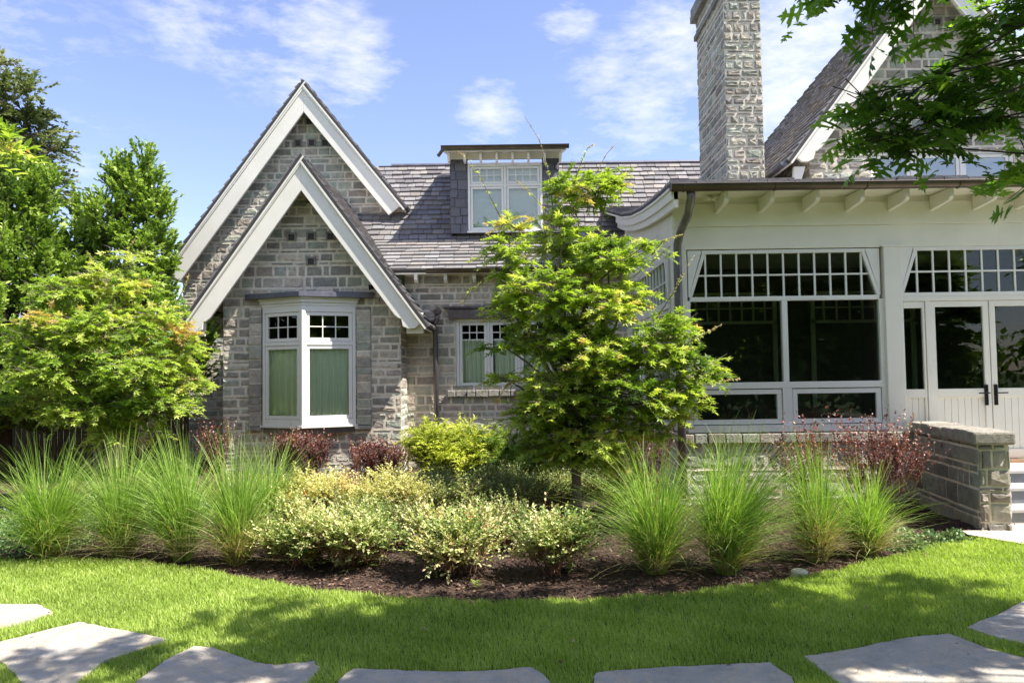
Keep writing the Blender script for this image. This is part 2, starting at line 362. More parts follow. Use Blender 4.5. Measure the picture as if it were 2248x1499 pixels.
def slates(mb, O, U, V, region, exp=.2, wmin=.16, wmax=.34, lift=.036, seed=1, cols=SLATES, base=0.0):
    """overlapping slates on a sloping plane; U along the eave, V up the slope"""
    U = Vector(U).normalized(); V = Vector(V).normalized(); Nn = U.cross(V).normalized()
    if Nn.z < -.001: Nn = -Nn
    rr = random.Random(seed)
    if area(region) < 0: region = region[::-1]
    mb.fr = (Vector(O), U, Nn, V)
    us = [p[0] for p in region]; vs = [p[1] for p in region]; v = min(vs)
    while v < max(vs):
        u = min(us) - rr.random() * .3
        while u < max(us):
            w = rr.uniform(wmin, wmax); dv = rr.uniform(-.014, .014); sk = rr.uniform(-.006, .006)
            q = clip_region([(u + .0055, v + dv), (u + w - .0055, v + dv + sk), (u + w - .0055, v + exp + .012), (u + .0055, v + exp + .012)], region)
            if len(q) >= 3 and abs(area(q)) > .0006:
                l = lift * rr.uniform(.7, 1.3); hgt = lambda p: base + l * (1 - (p[1] - v) / exp * .85) + .004
                k = len(q); c = rr.choice(cols); f = rr.uniform(.8, 1.22)
                mb.mi = 0
                mb.add([(p[0], hgt(p), p[1]) for p in q] + [(p[0], base, p[1]) for p in q],
                       [tuple(range(k))] + [(i, (i + 1) % k, (i + 1) % k + k, i + k) for i in range(k)], tuple(x * f for x in c))
            u += w
        v += exp
def roof_plane(name, parent, P0, P1, P2, P3, exp=.2, seed=1, thick=.05, label=None, extra=None, cols=SLATES, soffit=True, **kw):
    """P0-P1 along the eave, P3-P2 along the top (any convex quad or triangle)"""
    P = [Vector(p) for p in (P0, P1, P2, P3)]
    U = (P[1] - P[0]).normalized(); n = U.cross(P[3] - P[0]).normalized(); V = n.cross(U).normalized()
    if n.z < 0: n = -n
    reg = [((p - P[0]).dot(U), (p - P[0]).dot(V)) for p in P]
    mb = MB(); slates(mb, P[0], U, V, reg, exp, seed=seed, cols=cols, **kw)
    if area(reg) < 0: reg = reg[::-1]
    k = 4
    for (a, b, mi) in ((-thick, 0.0, 1), (-thick - .03, -thick, 2)):
        mb.mi = mi
        mb.add([(p[0], a, p[1]) for p in reg] + [(p[0], b, p[1]) for p in reg], [tuple(range(k)), tuple(range(2 * k - 1, k - 1, -1))] + [(i, i + k, (i + 1) % k + k, (i + 1) % k) for i in range(k)])
    return mb.build(name, [M['slate'], M['deck'], M['white']], parent, fixn=False, label=label)

# ================================================================== THE HOUSE
house = empty('stone_house', (0, 13, 0), label='grey stone house with steep white-trimmed gables, slate roofs and white sunroom wing', cat='house')
H = house
YF, YM, YG, YW, YR = 13.0, 13.7, 15.6, 9.6, 12.4     # front gable, recessed wall, tall gable, sunroom front, right gable
WX = X(1483, 700, YW)                                  # the sunroom's left side
# ---- front gable
fx0, fx1 = X(490, 800, YF), X(880, 800, YF); fax = (fx0 + fx1) / 2 - .02
SL = 1.375
bz_apex = Z(660, 343, 12.6); bax = X(660, 343, 12.6)
wall_apex = bz_apex - .1
bayc = X(664, 930, YF)
bay_z0, bay_z1 = Z(680, 932, YF), Z(680, 672, YF)
hole = (bayc - .72, bay_z0 + .02, bayc + .82, bay_z1 - .05)
def gable_region(x0, x1, ax, az, z0, s=SL):
    zl, zr = az - (ax - x0) * s, az - (x1 - ax) * s
    return [(x0, z0), (x1, z0), (x1, zr), (ax, az), (x0, zl)]
stone_wall('gable_wall', H, (0, YF, 0), (1, 0, 0), (0, -1, 0), gable_region(fx0, fx1, bax, wall_apex, -.1), [hole], seed=11, thick=.22)
stone_wall('side_wall', H, (fx1, YF, 0), (0, 1, 0), (1, 0, 0), [(0.01, -.1), (YM - YF, -.1), (YM - YF, 3.0), (0.01, 3.0)], seed=12)
stone_wall('side_wall', H, (fx0, YG, 0), (0, -1, 0), (-1, 0, 0), [(0, -.1), (YG - YF - .01, -.1), (YG - YF - .01, 2.9), (0, 2.9)], seed=13)
# putlog holes in the gables: dark plates paint the shade inside them
def pockets(pts, Y, s):
    for (px, py) in pts:
        c = at(px, py, Y); mb = MB()
        mb.mi = 0; mb.box(c.x - s, c.x + s, Y - .0255, Y - .024, c.z - s, c.z + s)
        mb.mi = 1; mb.prism([(c.x - s - .03, c.z - s - .02), (c.x - s, c.z - s), (c.x - s, c.z + s), (c.x + s, c.z + s), (c.x + s, c.z - s), (c.x + s + .03, c.z - s - .02), (c.x + s + .03, c.z + s + .03), (c.x - s - .03, c.z + s + .03)], Y - .045, Y - .022)
        mb.c = [(.27, .25, .22)] * len(mb.v); mb.build('vent_pocket', [M['deck'], M['stone']], H)
pockets([(683, 440), (641, 522), (684, 520), (727, 520), (684, 575)], YF, .05)
pockets([(680, 268), (655, 316), (685, 315), (715, 315)], YG, .055)
# bargeboards
def bargeboard(ax, az, xend, zend, Y, w, t=.06, foot=True, s=None, label=None):
    """one raking board from apex to foot, with a scrolled foot"""
    sx = 1 if xend > ax else -1
    dx, dz = abs(xend - ax), az - zend; L = math.hypot(dx, dz); cx_, cz_ = dx / L, -dz / L
    nx, nz = -dz / L, -dx / L                     # inwards (towards the wall), in mirrored coordinates
    def pt(a, b): return (ax + sx * (cx_ * a + nx * b), az + cz_ * a + nz * b)
    vw = w / (dx / L)                              # vertical depth at the apex
    pts = [(ax, az), pt(L, 0)]
    if foot:
        prof = [(L + .05, w * .25), (L + .055, w * .55), (L + .0, w * .85), (L - .09, w * 1.02), (L - .17, w * .9), (L - .20, w * .84), (L - .235, w * .93), (L - .29, w * .97), (L - .31, w * 1.0)]
        pts += [pt(a, b) for a, b in prof]
    else: pts.append(pt(L, w))
    pts.append((ax, az - vw))
    mb = MB(); mb.prism(pts, Y, Y + t)
    # moulding along the top edge, proud of the board
    m0 = [(ax, az + .03), pt(L + .02, -.03 * 1), pt(L + .02, w * .20), (ax, az - vw * .20)]
    mb.prism(m0, Y - .025, Y - .001)
    return mb.build('bargeboard', M['white'], H, bevel=.006, label=label)
fl = at(413, 680, 12.6); frr = at(925, 672, 12.6)
bargeboard(bax, bz_apex - .04, fl.x - .08, bz_apex - .04 - (bax - fl.x + .08) * 1.40, 12.6, .31)
bargeboard(bax, bz_apex - .04, frr.x, bz_apex - .04 - (frr.x - bax) * 1.36, 12.6, .31)
# front gable roof (two planes running back)
def gable_roof(ax, az, x0, z0, x1, z1, Y0, Y1, seed, s0=0, **kw):
    roof_plane('roof', H, (x0, Y1, z0), (x0, Y0, z0), (ax, Y0, az), (ax, Y1, az), seed=seed, **kw)
    roof_plane('roof', H, (x1, Y0 + .004, z1), (x1, Y1, z1), (ax - .002, Y1, az + .001), (ax - .002, Y0 + .004, az + .001), seed=seed + 1, **kw)
off = .03
gable_roof(bax, bz_apex + off, fl.x - .19, bz_apex - (bax - fl.x + .19) * 1.40, frr.x + .12, bz_apex - (frr.x + .12 - bax) * 1.36, 12.56, YG + .3, 21, exp=.17)
# ---- tall gable behind
YB = 15.3
ta = at(665, 180, YB); tl = at(378, 548, YB); tr = at(882, 452, YB)
tx0 = X(402, 700, YG); tx1 = X(890, 500, YG)
sl_ = (ta.z - tl.z) / (ta.x - tl.x)
stone_wall('gable_wall', H, (0, YG, 0), (1, 0, 0), (0, -1, 0), [(tx0, -.1), (tx1, -.1), (tx1, ta.z - (tx1 - ta.x) * 1.24 - .15), (ta.x, ta.z - .15), (tx0, ta.z - (ta.x - tx0) * 1.36 - .15)], seed=14, thick=.2)
bargeboard(ta.x, ta.z - .05, tl.x - .12, ta.z - .05 - (ta.x - tl.x + .12) * 1.37, YB, .34, foot=False)
bargeboard(ta.x, ta.z - .05, tr.x, ta.z - .05 - (tr.x - ta.x) * 1.25, YB, .34, foot=False)
gable_roof(ta.x, ta.z + .03, tl.x - .22, ta.z - (ta.x - tl.x + .22) * 1.37, tr.x + .1, ta.z - (tr.x + .1 - ta.x) * 1.25, YB - .04, 21, 31)
stone_wall('side_wall', H, (tx0, 21, 0), (0, -1, 0), (-1, 0, 0), [(0, -.1), (21 - YG, -.1), (21 - YG, 3.6), (0, 3.6)], seed=15)
# eaves gutter stubs of the gables
mb = MB(); mb.tube([(fl.x + .12, 12.75, fl.z + .0), (fl.x + .16, 15.4, fl.z + .0)], .055, 12); mb.build('gutter', M['zinc'], H)
gx = frr.x + .17; gz = frr.z - .0
mb = MB()
def half_gutter(mb, p0, p1, r, n=10):
    p0, p1 = Vector(p0), Vector(p1); t = (p1 - p0).normalized(); side = t.cross(Vector((0, 0, 1))).normalized(); up = Vector((0, 0, 1))
    for rr_, fl_ in ((r, 0), (r * .86, 1)):
        vs = []
        for p in (p0, p1):
            for j in range(n + 1):
                a = math.pi * j / n; vs.append(tuple(p + side * math.cos(a) * rr_ - up * math.sin(a) * rr_))
        mb.add(vs, [(j, j + 1, n + 2 + j, n + 1 + j) for j in range(n)])
    for p in (p0, p1):
        vs = [tuple(p)] + [tuple(p + side * math.cos(math.pi * j / n) * r - up * math.sin(math.pi * j / n) * r) for j in range(n + 1)]
        mb.add(vs, [(0, j + 1, j + 2) for j in range(n)])
    for sgn in (-1, 1): mb.tube([p0 + side * sgn * r, p1 + side * sgn * r], r * .09, 6)
half_gutter(mb, (gx, 12.62, gz), (gx, YM - .12, gz), .075)
mb.build('gutter', M['zinc'], H)
# rafter tail / fascia block behind the bargeboard feet
for (a, c) in ((frr.x - .26, frr.x + .02), (fl.x - .0, fl.x + .24)):
    mb = MB(); mb.box(a, c, 12.70, 12.76, frr.z - .44, frr.z - .10); mb.build('rafter_tail', M['white'], H, bevel=.01)
# downpipe on the front gable's right
def pipe(pts, r, mat, name='downpipe'):
    mb = MB(); mb.tube(pts, r, 14); o = mb.build(name, mat, H, smooth=True)
    b = MB()
    return o
px_ = X(957, 800, YM - .08)
pipe([(gx, YM - .25, gz - .06), (gx, YM - .24, gz - .16), (px_ - .03, YM - .14, gz - .24), (px_, YM - .09, gz - .42), (px_, YM - .09, 1.8), (px_ + .01, YM - .09, 0)], .045, M['zinc'])
# ---- recessed middle wall with a triple casement
w2 = [at(1000, 700, YM), at(1203, 853, YM)]
w2x0, w2x1, w2z1, w2z0 = w2[0].x, w2[1].x + .08, w2[0].z, Z(1000, 855, YM)
stone_wall('wall', H, (0, YM, 0), (1, 0, 0), (0, -1, 0), [(fx1 - .02, -.1), (WX + .1, -.1), (WX + .1, 3.55), (fx1 - .02, 3.55)], [(w2x0, w2z0, w2x1, w2z1)], seed=16, thick=.18, tall=.95)
mb = MB(); mb.box(w2x0 - .12, w2x1 + .12, YM - .07, YM + .0, w2z1 + .003, w2z1 + .17); mb.c = [(.16, .14, .13)] * len(mb.v)
mb.box(w2x0 - .2, w2x1 + .2, YM - .10, YM, w2z1 + .175, w2z1 + .215); mb.c[8:] = [(.12, .11, .11)] * 8
mb.build('lintel', M['stone'], H, bevel=.008)
mb = MB().frame((0, YM, 0), (1, 0, 0), (0, -1, 0)); mb.mi = 0
x = w2x0 - .15
rr = random.Random(3)
while x < w2x1 + .15:
    w = rr.uniform(.12, .24); f = rr.uniform(.85, 1.15)
    mb.col = tuple(c * f for c in (.34, .32, .28)); mb.box(x, x + w - .01, 0.0, .10 + rr.uniform(-.01, .01), w2z0 - .13 + rr.uniform(-.006, .006), w2z0 - .012); x += w
mb.build('window_sill', M['stone'], H, bevel=.012)

# ---- window builder: frame, sashes with muntins and glass, in a local frame
def window(parent, O, U, N, x0, x1, z0, z1, cols, rail=None, grid_top=None, name='window', frame_w=.055, sash=.05, glass='glass', label=None, depth=.10, mull=.045, cross_in_sash=False):
    """cols: list of relative widths; rail: z of a transom rail dividing each column; grid_top=(nx, nz) muntins above the rail"""
    base = Vector(O) + Vector(U).normalized() * ((x0 + x1) / 2) + Vector((0, 0, z0))
    w = empty(name, (0, 0, 0), label=label); w.parent = parent
    pb = parent.location; w.location = base - pb
    fb = MB().frame(O, U, N)
    fb.box(x0, x1, -depth, .02, z0, z0 + frame_w); fb.box(x0, x1, -depth, .02, z1 - frame_w, z1)
    fb.box(x0, x0 + frame_w, -depth, .0195, z0 + frame_w, z1 - frame_w); fb.box(x1 - frame_w, x1, -depth, .0195, z0 + frame_w, z1 - frame_w)
    fb.box(x0 - .02, x1 + .02, .0205, .05, z0 - .012, z0 + .022)
    ix0, ix1, iz0, iz1 = x0 + frame_w, x1 - frame_w, z0 + frame_w, z1 - frame_w
    tot = sum(cols); n = len(cols); av = ix1 - ix0 - mull * (n - 1); x = ix0; cells = []
    for i, c in enumerate(cols):
        cw = av * c / tot; cells.append((x, x + cw)); x += cw
        if i < n - 1: fb.box(x, x + mull, -depth, .012, iz0, iz1); x += mull
    sb = MB().frame(O, U, N); pb_ = []
    def sash_(a, b, c, d, grid=None, gz=None):
        g = .005; a += g; b -= g; c += g; d -= g
        sb.box(a, b, -.05, -.004, c, c + sash); sb.box(a, b, -.05, -.004, d - sash, d); sb.box(a, a + sash, -.05, -.0045, c + sash, d - sash); sb.box(b - sash, b, -.05, -.0045, c + sash, d - sash)
        ga, gb, gc, gd = a + sash, b - sash, c + sash, d - sash
        if grid:
            zlo = gc if gz is None else gz
            for i in range(1, grid[0]):
                xx = ga + (gb - ga) * i / grid[0]; sb.box(xx - .009, xx + .009, -.036, -.014, zlo, gd)
            for j in range(0 if gz is not None else 1, grid[1]):
                zz = zlo + (gd - zlo) * j / grid[1]; sb.box(ga, gb, -.0355, -.0145, zz - .009, zz + .009)
        pb_.append((ga - .005, gb + .005, gc - .005, gd + .005))
    for (a, b) in cells:
        if rail and not cross_in_sash:
            sash_(a, b, iz0, rail - mull / 2); fb.box(a, b, -depth, .0115, rail - mull / 2, rail + mull / 2); sash_(a, b, rail + mull / 2, iz1, grid_top)
        elif rail: sash_(a, b, iz0, iz1, grid_top, rail)
        else: sash_(a, b, iz0, iz1, grid_top)
    fb.build('frame', M['window_white'], w, bevel=.004); sb.build('sash', M['window_white'], w, bevel=.003)
    for (a, b, c, d) in pb_:
        g = MB().frame(O, U, N); g.add([(a, -.026, c), (b, -.026, c), (b, -.026, d), (a, -.026, d)], [(0, 1, 2, 3)]); g.build('pane', M[glass], w, fixn=False)
    return w
def curtain(parent, O, U, N, x0, x1, z0, z1, n=-.16, waves=9, mat='curtain', seed=0):
    rr = random.Random(seed); k = waves * 10; vs = []; fs = []
    for j in range(9):
        for i in range(k + 1):
            t = i / k; amp = .034 * (.6 + .4 * j / 8)
            uu = x0 + (x1 - x0) * t; ph = waves * 2 * math.pi * (t + .012 * math.sin(9 * t + seed)) + .25 * math.sin(j * .8 + i * .03)
            s = math.sin(ph); vs.append((uu, n + amp * math.copysign(abs(s) ** .6, s), z1 - (z1 - z0) * j / 8))
    for j in range(8):
        for i in range(k): fs.append((j * (k + 1) + i, j * (k + 1) + i + 1, (j + 1) * (k + 1) + i + 1, (j + 1) * (k + 1) + i))
    mb = MB().frame(O, U, N); mb.add(vs, fs); return mb.build('curtain', M[mat], parent, smooth=True, fixn=False)
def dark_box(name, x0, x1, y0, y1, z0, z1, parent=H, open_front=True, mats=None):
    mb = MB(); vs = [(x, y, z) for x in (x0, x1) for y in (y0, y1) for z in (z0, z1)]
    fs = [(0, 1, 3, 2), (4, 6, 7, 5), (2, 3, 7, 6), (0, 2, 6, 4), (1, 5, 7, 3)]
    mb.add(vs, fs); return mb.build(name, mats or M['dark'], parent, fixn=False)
O2, UX, NF = (0, YM, 0), (1, 0, 0), (0, -1, 0)
ww = window(H, (0, YM + .05, 0), UX, NF, w2x0 + .004, w2x1 - .004, w2z0 + .004, w2z1 - .004, [1, 1, 1], rail=w2z0 + (w2z1 - w2z0) * .70, grid_top=(3, 2), cross_in_sash=True, label='triple casement window beside the downpipe, green curtains inside', glass='glass_clear')
curtain(ww, (0, YM + .05, 0), UX, NF, w2x0 + .06, w2x0 + (w2x1 - w2x0) * .33, w2z0 + .05, w2z1 - .35, waves=6, seed=2)
curtain(ww, (0, YM + .05, 0), UX, NF, w2x0 + (w2x1 - w2x0) * .40, w2x1 - .06, w2z0 + .05, w2z1 - .35, waves=9, seed=3)
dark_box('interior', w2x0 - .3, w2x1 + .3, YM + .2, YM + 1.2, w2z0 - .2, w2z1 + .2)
# ---- bay window: two angled faces meeting at a mitred corner post
by0 = .38                                               # projection
bc = Vector((X(664, 800, YF - by0), YF - by0, 0))
bl = Vector((X(578, 800, YF), YF - .02, 0)); br = Vector((X(781, 800, YF), YF - .02, 0))
bay = empty('bay_window', (bc.x, YF - .2, bay_z0), label='projecting white bay window with two angled faces and green curtains'); bay.parent = H; bay.location = Vector((bc.x, YF - .2, bay_z0)) - H.location
def bay_world(parent): return parent.location + H.location
def mb_build_bay(mb, name, mats, **kw):
    o = mb.build(name, mats, None, **kw); o.parent = bay; o.location = -(bay.location + H.location); return o
zt, zb = bay_z1 - .02, bay_z0
frm, ssh, panes = MB(), MB(), []
for (a, b, side) in ((bl, bc, 'l'), (bc, br, 'r')):
    U = (b - a); L = U.length; U.normalize(); Nn = Vector((U.y, -U.x, 0))
    for mb in (frm, ssh): mb.frame(a, U, Nn)
    p0, p1 = (.05, .055) if side == 'l' else (.055, .05)
    frm.box(0, L, -.07, .012, zb, zb + .10); frm.box(0, L, -.07, .012, zt - .10, zt)
    frm.box(0, p0, -.07, .0115, zb + .10, zt - .10); frm.box(L - p1, L, -.07, .0115, zb + .10, zt - .10)
    zr = zb + (zt - zb) * .685
    frm.box(p0, L - p1, -.07, .011, zr - .03, zr + .03)
    for (c, d, grid) in ((zb + .10, zr - .03, None), (zr + .03, zt - .10, (3, 2))):
        e, f, c, d = p0 + .006, L - p1 - .006, c + .006, d - .006; s = .055
        ssh.box(e, f, -.05, 0, c, c + s); ssh.box(e, f, -.05, 0, d - s, d); ssh.box(e, e + s, -.05, -.001, c + s, d - s); ssh.box(f - s, f, -.05, -.001, c + s, d - s)
        if grid:
            for i in (1, 2): xx = e + s + (f - e - 2 * s) * i / 3; ssh.box(xx - .009, xx + .009, -.036, -.012, c + s, d - s)
            zz = (c + d) / 2; ssh.box(e + s, f - s, -.0355, -.0125, zz - .009, zz + .009)
        g = MB().frame(a, U, Nn); g.add([(e + s - .005, -.026, c + s - .005), (f - s + .005, -.026, c + s - .005), (f - s + .005, -.026, d - s + .005), (e + s - .005, -.026, d - s + .005)], [(0, 1, 2, 3)]); mb_build_bay(g, 'pane', M['glass_clear'], fixn=False)
    cu = MB(); o = curtain(bay, a, U, Nn, p0, L - p1, zb + .09, zr + .02, n=-.09, waves=6 if side == 'l' else 8, seed=5); o.location = -(bay.location + H.location)
frm.fr = None
frm.prism([(bc.x - .055, bc.y + .03), (bc.x - .045, bc.y - .01), (bc.x, bc.y - .035), (bc.x + .05, bc.y - .01), (bc.x + .06, bc.y + .03)], zb + .004, zt - .004, 'xy')
def bay_slab(mb, z0, z1, o_, back=0.0):
    ul = (bl - bc).normalized(); ur = (br - bc).normalized()
    mb.prism([(bl.x - o_, YF + .02), (bl.x - o_, bl.y - o_ * .5), (bc.x, bc.y - o_ * 1.15), (br.x + o_, br.y - o_ * .5), (br.x + o_, YF + .02)], z0, z1, 'xy')
bay_slab(frm, zb - .035, zb - .001, .045); bay_slab(frm, zt + .001, zt + .05, .02); bay_slab(frm, zt + .051, zt + .11, .045); bay_slab(frm, zt + .111, zt + .14, .075)
mb_build_bay(frm, 'frame', M['window_white'], bevel=.004); mb_build_bay(ssh, 'sash', M['window_white'], bevel=.003)
b = MB(); bay_slab(b, zb - .13, zb - .036, -.01); mb_build_bay(b, 'base', M['zinc'])
# lead capping, a shallow flat roof whose ends run along the wall
cz = zt + .141
b = MB(); x0, x1 = X(540, 660, YF), X(822, 660, YF)
b.prism([(x0, YF + .03), (x0, YF - .06), (bc.x - .02, bc.y - .14), (x1, YF - .06), (x1, YF + .03)], cz, cz + .075, 'xy')
b.add([(x0, YF - .06, cz + .076), (bc.x - .02, bc.y - .14, cz + .076), (x1, YF - .06, cz + .076), (x1, YF + .0, cz + .10), (bc.x, YF - .0, cz + .135), (x0, YF + .0, cz + .10)], [(0, 1, 4, 5), (1, 2, 3, 4)])
mb_build_bay(b, 'capping', M['lead'])
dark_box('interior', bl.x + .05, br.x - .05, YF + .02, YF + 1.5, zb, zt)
# stone surrounds either side of the bay and their sills
rr = random.Random(9)
for (a, c) in ((X(547, 800, YF), bl.x - .02), (br.x + .02, X(815, 800, YF))):
    mb = MB().frame((0, YF, 0), (1, 0, 0), (0, -1, 0)); mb.mi = 1; mb.box(a + .006, c - .002, .005, .034, zb - .02, zt); mb.mi = 0; z = zb - .02
    while z < zt - .05:
        h = rr.choice([.12, .16, .2, .24]); f = rr.uniform(1.05, 1.4); base = rr.choice(STONES)
        mb.col = tuple(q * f for q in base); mb.box(a + .004, c, 0.0, .046 + rr.uniform(-.008, .008), z + .006, min(z + h, zt) - .006); z += h
    mb.col = (.33, .31, .28); mb.box(a - .03, c + .01, 0, .085, zb - .085, zb - .026)
    mb.build('window_surround', [M['stone'], M['mortar']], H, bevel=.014)
# security camera on the gable
sc = empty('security_camera', at(830, 632, YF - .1), label='small dark security camera above the right end of the bay window capping', cat='camera')
c = at(830, 632, YF - .1)
b = MB(); b.tube([(c.x - .10, YF - .28, c.z - .01), (c.x + .07, YF - .22, c.z + .02)], .04, 14); b.tube([(c.x - .125, YF - .285, c.z - .014), (c.x - .10, YF - .28, c.z - .01)], [.046, .046], 14); b.build('housing', M['black'], sc, smooth=False)
b = MB(); b.tube([(c.x + .05, YF - .22, c.z + .0), (c.x + .06, YF - .12, c.z - .02), (c.x + .05, YF - .02, c.z - .03)], .018, 8); b.tube([(c.x + .05, YF - .03, c.z - .03), (c.x + .05, YF - .02, c.z - .03)], .05, 14); b.build('bracket', M['black'], sc)
b = MB(); b.tube([(c.x + .05, YF - .05, c.z - .04), (c.x + .08, YF - .045, c.z - .10), (c.x + .03, YF - .045, c.z - .14), (c.x + .0, YF - .04, c.z - .22)], .007, 6); b.build('cable', M['black'], sc)

# ---- main roof: bellcast lower slope, steeper upper slope
ez = Z(1000, 592, 13.4); by, bz = 14.97, 4.27
rz, ry = Z(1100, 364, 16.86), 16.86
rx0, rx1 = -6.2, 5.0
ex0 = -2.9
LIT_SLATES = [(.25, .235, .23), (.23, .215, .21), (.27, .25, .235), (.24, .23, .23), (.29, .26, .24), (.21, .20, .20), (.26, .25, .25)]  # paler slate set paints the sunlight on the lower slope
roof_plane('roof', H, (ex0, 13.38, ez), (WX + .1, 13.38, ez), (WX + .1, by, bz), (ex0, by, bz), exp=.20, seed=41, cols=LIT_SLATES, wmin=.16, wmax=.32)
roof_plane('roof', H, (ex0, by, bz), (rx1, by, bz), (rx1, ry, rz), (ex0 - .6, ry, rz), exp=.17, seed=42, wmin=.15, wmax=.30)
roof_plane('roof', H, (rx1, 20, 3.4), (-3.5, 20, 3.4), (-3.5, ry + .001, rz), (rx1, ry + .001, rz), exp=.3, seed=43)
mb = MB(); mb.tube([(-2.6, ry, rz + .03), (rx1, ry, rz + .03)], .045, 8); mb.build('roof_ridge', M['lead'], H)
mb = MB(); half_gutter(mb, (frr.x + .0, 13.33, ez - .0), (WX - .02, 13.33, ez - .0), .07); mb.build('gutter', M['bronze'], H)
for px in (913, 978, 1041, 1105, 1170, 1235, 1300):
    x = X(px, 610, 13.45); mb = MB(); mb.prism([(13.42, ez - .03), (13.42, ez - .16), (13.5, ez - .2), (13.68, ez - .2), (13.68, ez - .0)], x - .03, x + .03, 'yz'); mb.build('rafter_tail', M['white'], H, bevel=.006)
# ---- dormer
YD = 14.95
dor = empty('dormer', (X(1110, 500, YD), YD, 4.2)); dor.parent = H; dor.location = dor.location - H.location
dx0, dx1 = X(990, 430, YD), X(1228, 430, YD); dz0, dz1 = Z(1100, 512, YD), Z(1100, 352, YD)
wx0, wx1 = X(1027, 430, YD), X(1191, 430, YD); wz0, wz1 = dz0 + .02, Z(1110, 360, YD)
def bd(mb, name, mats, **kw):
    o = mb.build(name, mats, None, **kw); o.parent = dor; o.location = -(dor.location + H.location); return o
DS = [(.12, .12, .14), (.10, .10, .12), (.14, .135, .15), (.11, .115, .135)]
ztop = dz1 + .02
for (a, c, sd) in ((dx0, wx0, 1), (wx1, dx1, 2)):
    mb = MB()
    slates(mb, (a, YD, dz0), (1, 0, 0), (0, 0, 1), [(0, 0), (c - a, 0), (c - a, ztop - dz0), (0, ztop - dz0)], .175, .14, .24, .02, sd, DS)
    mb.fr = None; mb.mi = 1; x = dx0 if sd == 1 else dx1
    mb.prism([(YD + .0, dz0 - .4), (YD, ztop), (YD + 2.2, ztop), (YD + 2.2, dz0 - .4)], x - .02 if x == dx1 else x, x if x == dx1 else x + .02, 'yz')
    mb.box(a + (.02 if sd == 1 else 0), c - (.02 if sd == 2 else 0), YD + .005, YD + .06, dz0, ztop)
    bd(mb, 'slate_cheek', [M['slate'], M['deck']], fixn=False)
mb = MB()
slates(mb, (dx0, YD + 2.2, dz0), (0, -1, 0), (0, 0, 1), [(0, 0), (2.2, 0), (2.2, ztop - dz0), (0, ztop - dz0)], .175, .14, .24, .02, 5, DS); bd(mb, 'slate_cheek', [M['slate']], fixn=False)
ew = Z(1100, 330, 14.6)
mb = MB()
mb.box(dx0 - .03, dx1 + .03, YD - .03, YD + .05, ztop, ew + .05)                     # white frieze
for i in range(8):
    x = dx0 - .02 + (dx1 - dx0 + .04) * i / 7
    mb.prism([(14.66, ew - .02), (14.66, ew - .09), (14.72, ew - .17), (14.9, ew - .17), (14.9, ew + .05)], x - .022, x + .022, 'yz')
mb.add([(dx0 - .12, 14.55, ew), (dx1 + .12, 14.55, ew), (dx1 + .12, 16.5, ew + .45), (dx0 - .12, 16.5, ew + .45), (dx0 - .12, 14.55, ew - .03), (dx1 + .12, 14.55, ew - .03), (dx1 + .12, 16.5, ew + .42), (dx0 - .12, 16.5, ew + .42)], [(0, 1, 2, 3), (7, 6, 5, 4), (0, 4, 5, 1), (1, 5, 6, 2), (3, 2, 6, 7), (0, 3, 7, 4)])
bd(mb, 'eaves', M['white'], bevel=.005)
b = MB(); gp0, gp1 = X(968, 320, 14.5), X(1249, 320, 14.5)
half_gutter(b, (gp0, 14.5, ew + .055), (gp1, 14.5, ew + .055), .065); b.tube([(gp0 + .04, 14.5, ew + .01), (gp0 - .0, 14.5, ew - .05), (gp0 - .06, 14.5, ew - .13)], .032, 10); bd(b, 'gutter', M['bronze'], fixn=False)
b = MB(); V = Vector((0, 1.95, .45)).normalized()
slates(b, (gp0 + .02, 14.53, ew + .04), (1, 0, 0), V, [(0, 0), (gp1 - gp0 - .04, 0), (gp1 - gp0 - .04, 2.0), (0, 2.0)], .2, seed=8); bd(b, 'dormer_roof', [M['slate']], fixn=False)
dw = window(H, (0, YD, 0), UX, NF, wx0 + .003, wx1 - .003, wz0, wz1, [1, 1], rail=wz0 + (wz1 - wz0) * .69, grid_top=(4, 2), name='dormer_window', frame_w=.045, sash=.045, glass='glass_mid', label='paired dormer window with pale blinds under a short zinc gutter')
b = MB().frame((0, YD, 0), UX, NF)
b.add([(wx0, -.085, wz0), (wx1, -.085, wz0), (wx1, -.085, wz1 - .02), (wx0, -.085, wz1 - .02)], [(0, 1, 2, 3)])
for i in range(9): zz = wz0 + .1 + i * .1; b.box(wx0, wx1, -.084, -.078, zz, zz + .012)
b.build('blind', M['shade'], dw, fixn=False)

# ---- chimney
YC = 12.5
cx0, cx1 = X(1593, 220, YC), X(1674, 220, YC); cyb = YC * 1.143
ctop = Z(1600, -60, YC)
mb = MB(); rr = random.Random(51)
z0c = 3.9
mb.frame((0, YC, 0), (1, 0, 0), (0, -1, 0)); masonry(mb, [(cx0, z0c), (cx1, z0c), (cx1, ctop), (cx0, ctop)], (), rr, bright=1.05, proud=.022, wide=.62, tall=.9)
mb.frame((cx0, cyb, 0), (0, -1, 0), (-1, 0, 0)); masonry(mb, [(0, z0c), (cyb - YC, z0c), (cyb - YC, ctop), (0, ctop)], (), rr, bright=1.1, tall=.9, wide=.8)
mb.frame((cx1, YC, 0), (0, 1, 0), (1, 0, 0)); masonry(mb, [(0, z0c), (cyb - YC, z0c), (cyb - YC, ctop), (0, ctop)], (), rr, tall=.9)
mb.fr = None; mb.mi = 1; mb.box(cx0, cx1, YC, cyb, z0c, ctop)
zc1, zc2 = Z(1560, 62, YC * 1.1), Z(1560, 20, YC * 1.1)
mb.mi = 0; mb.col = (.27, .26, .24)
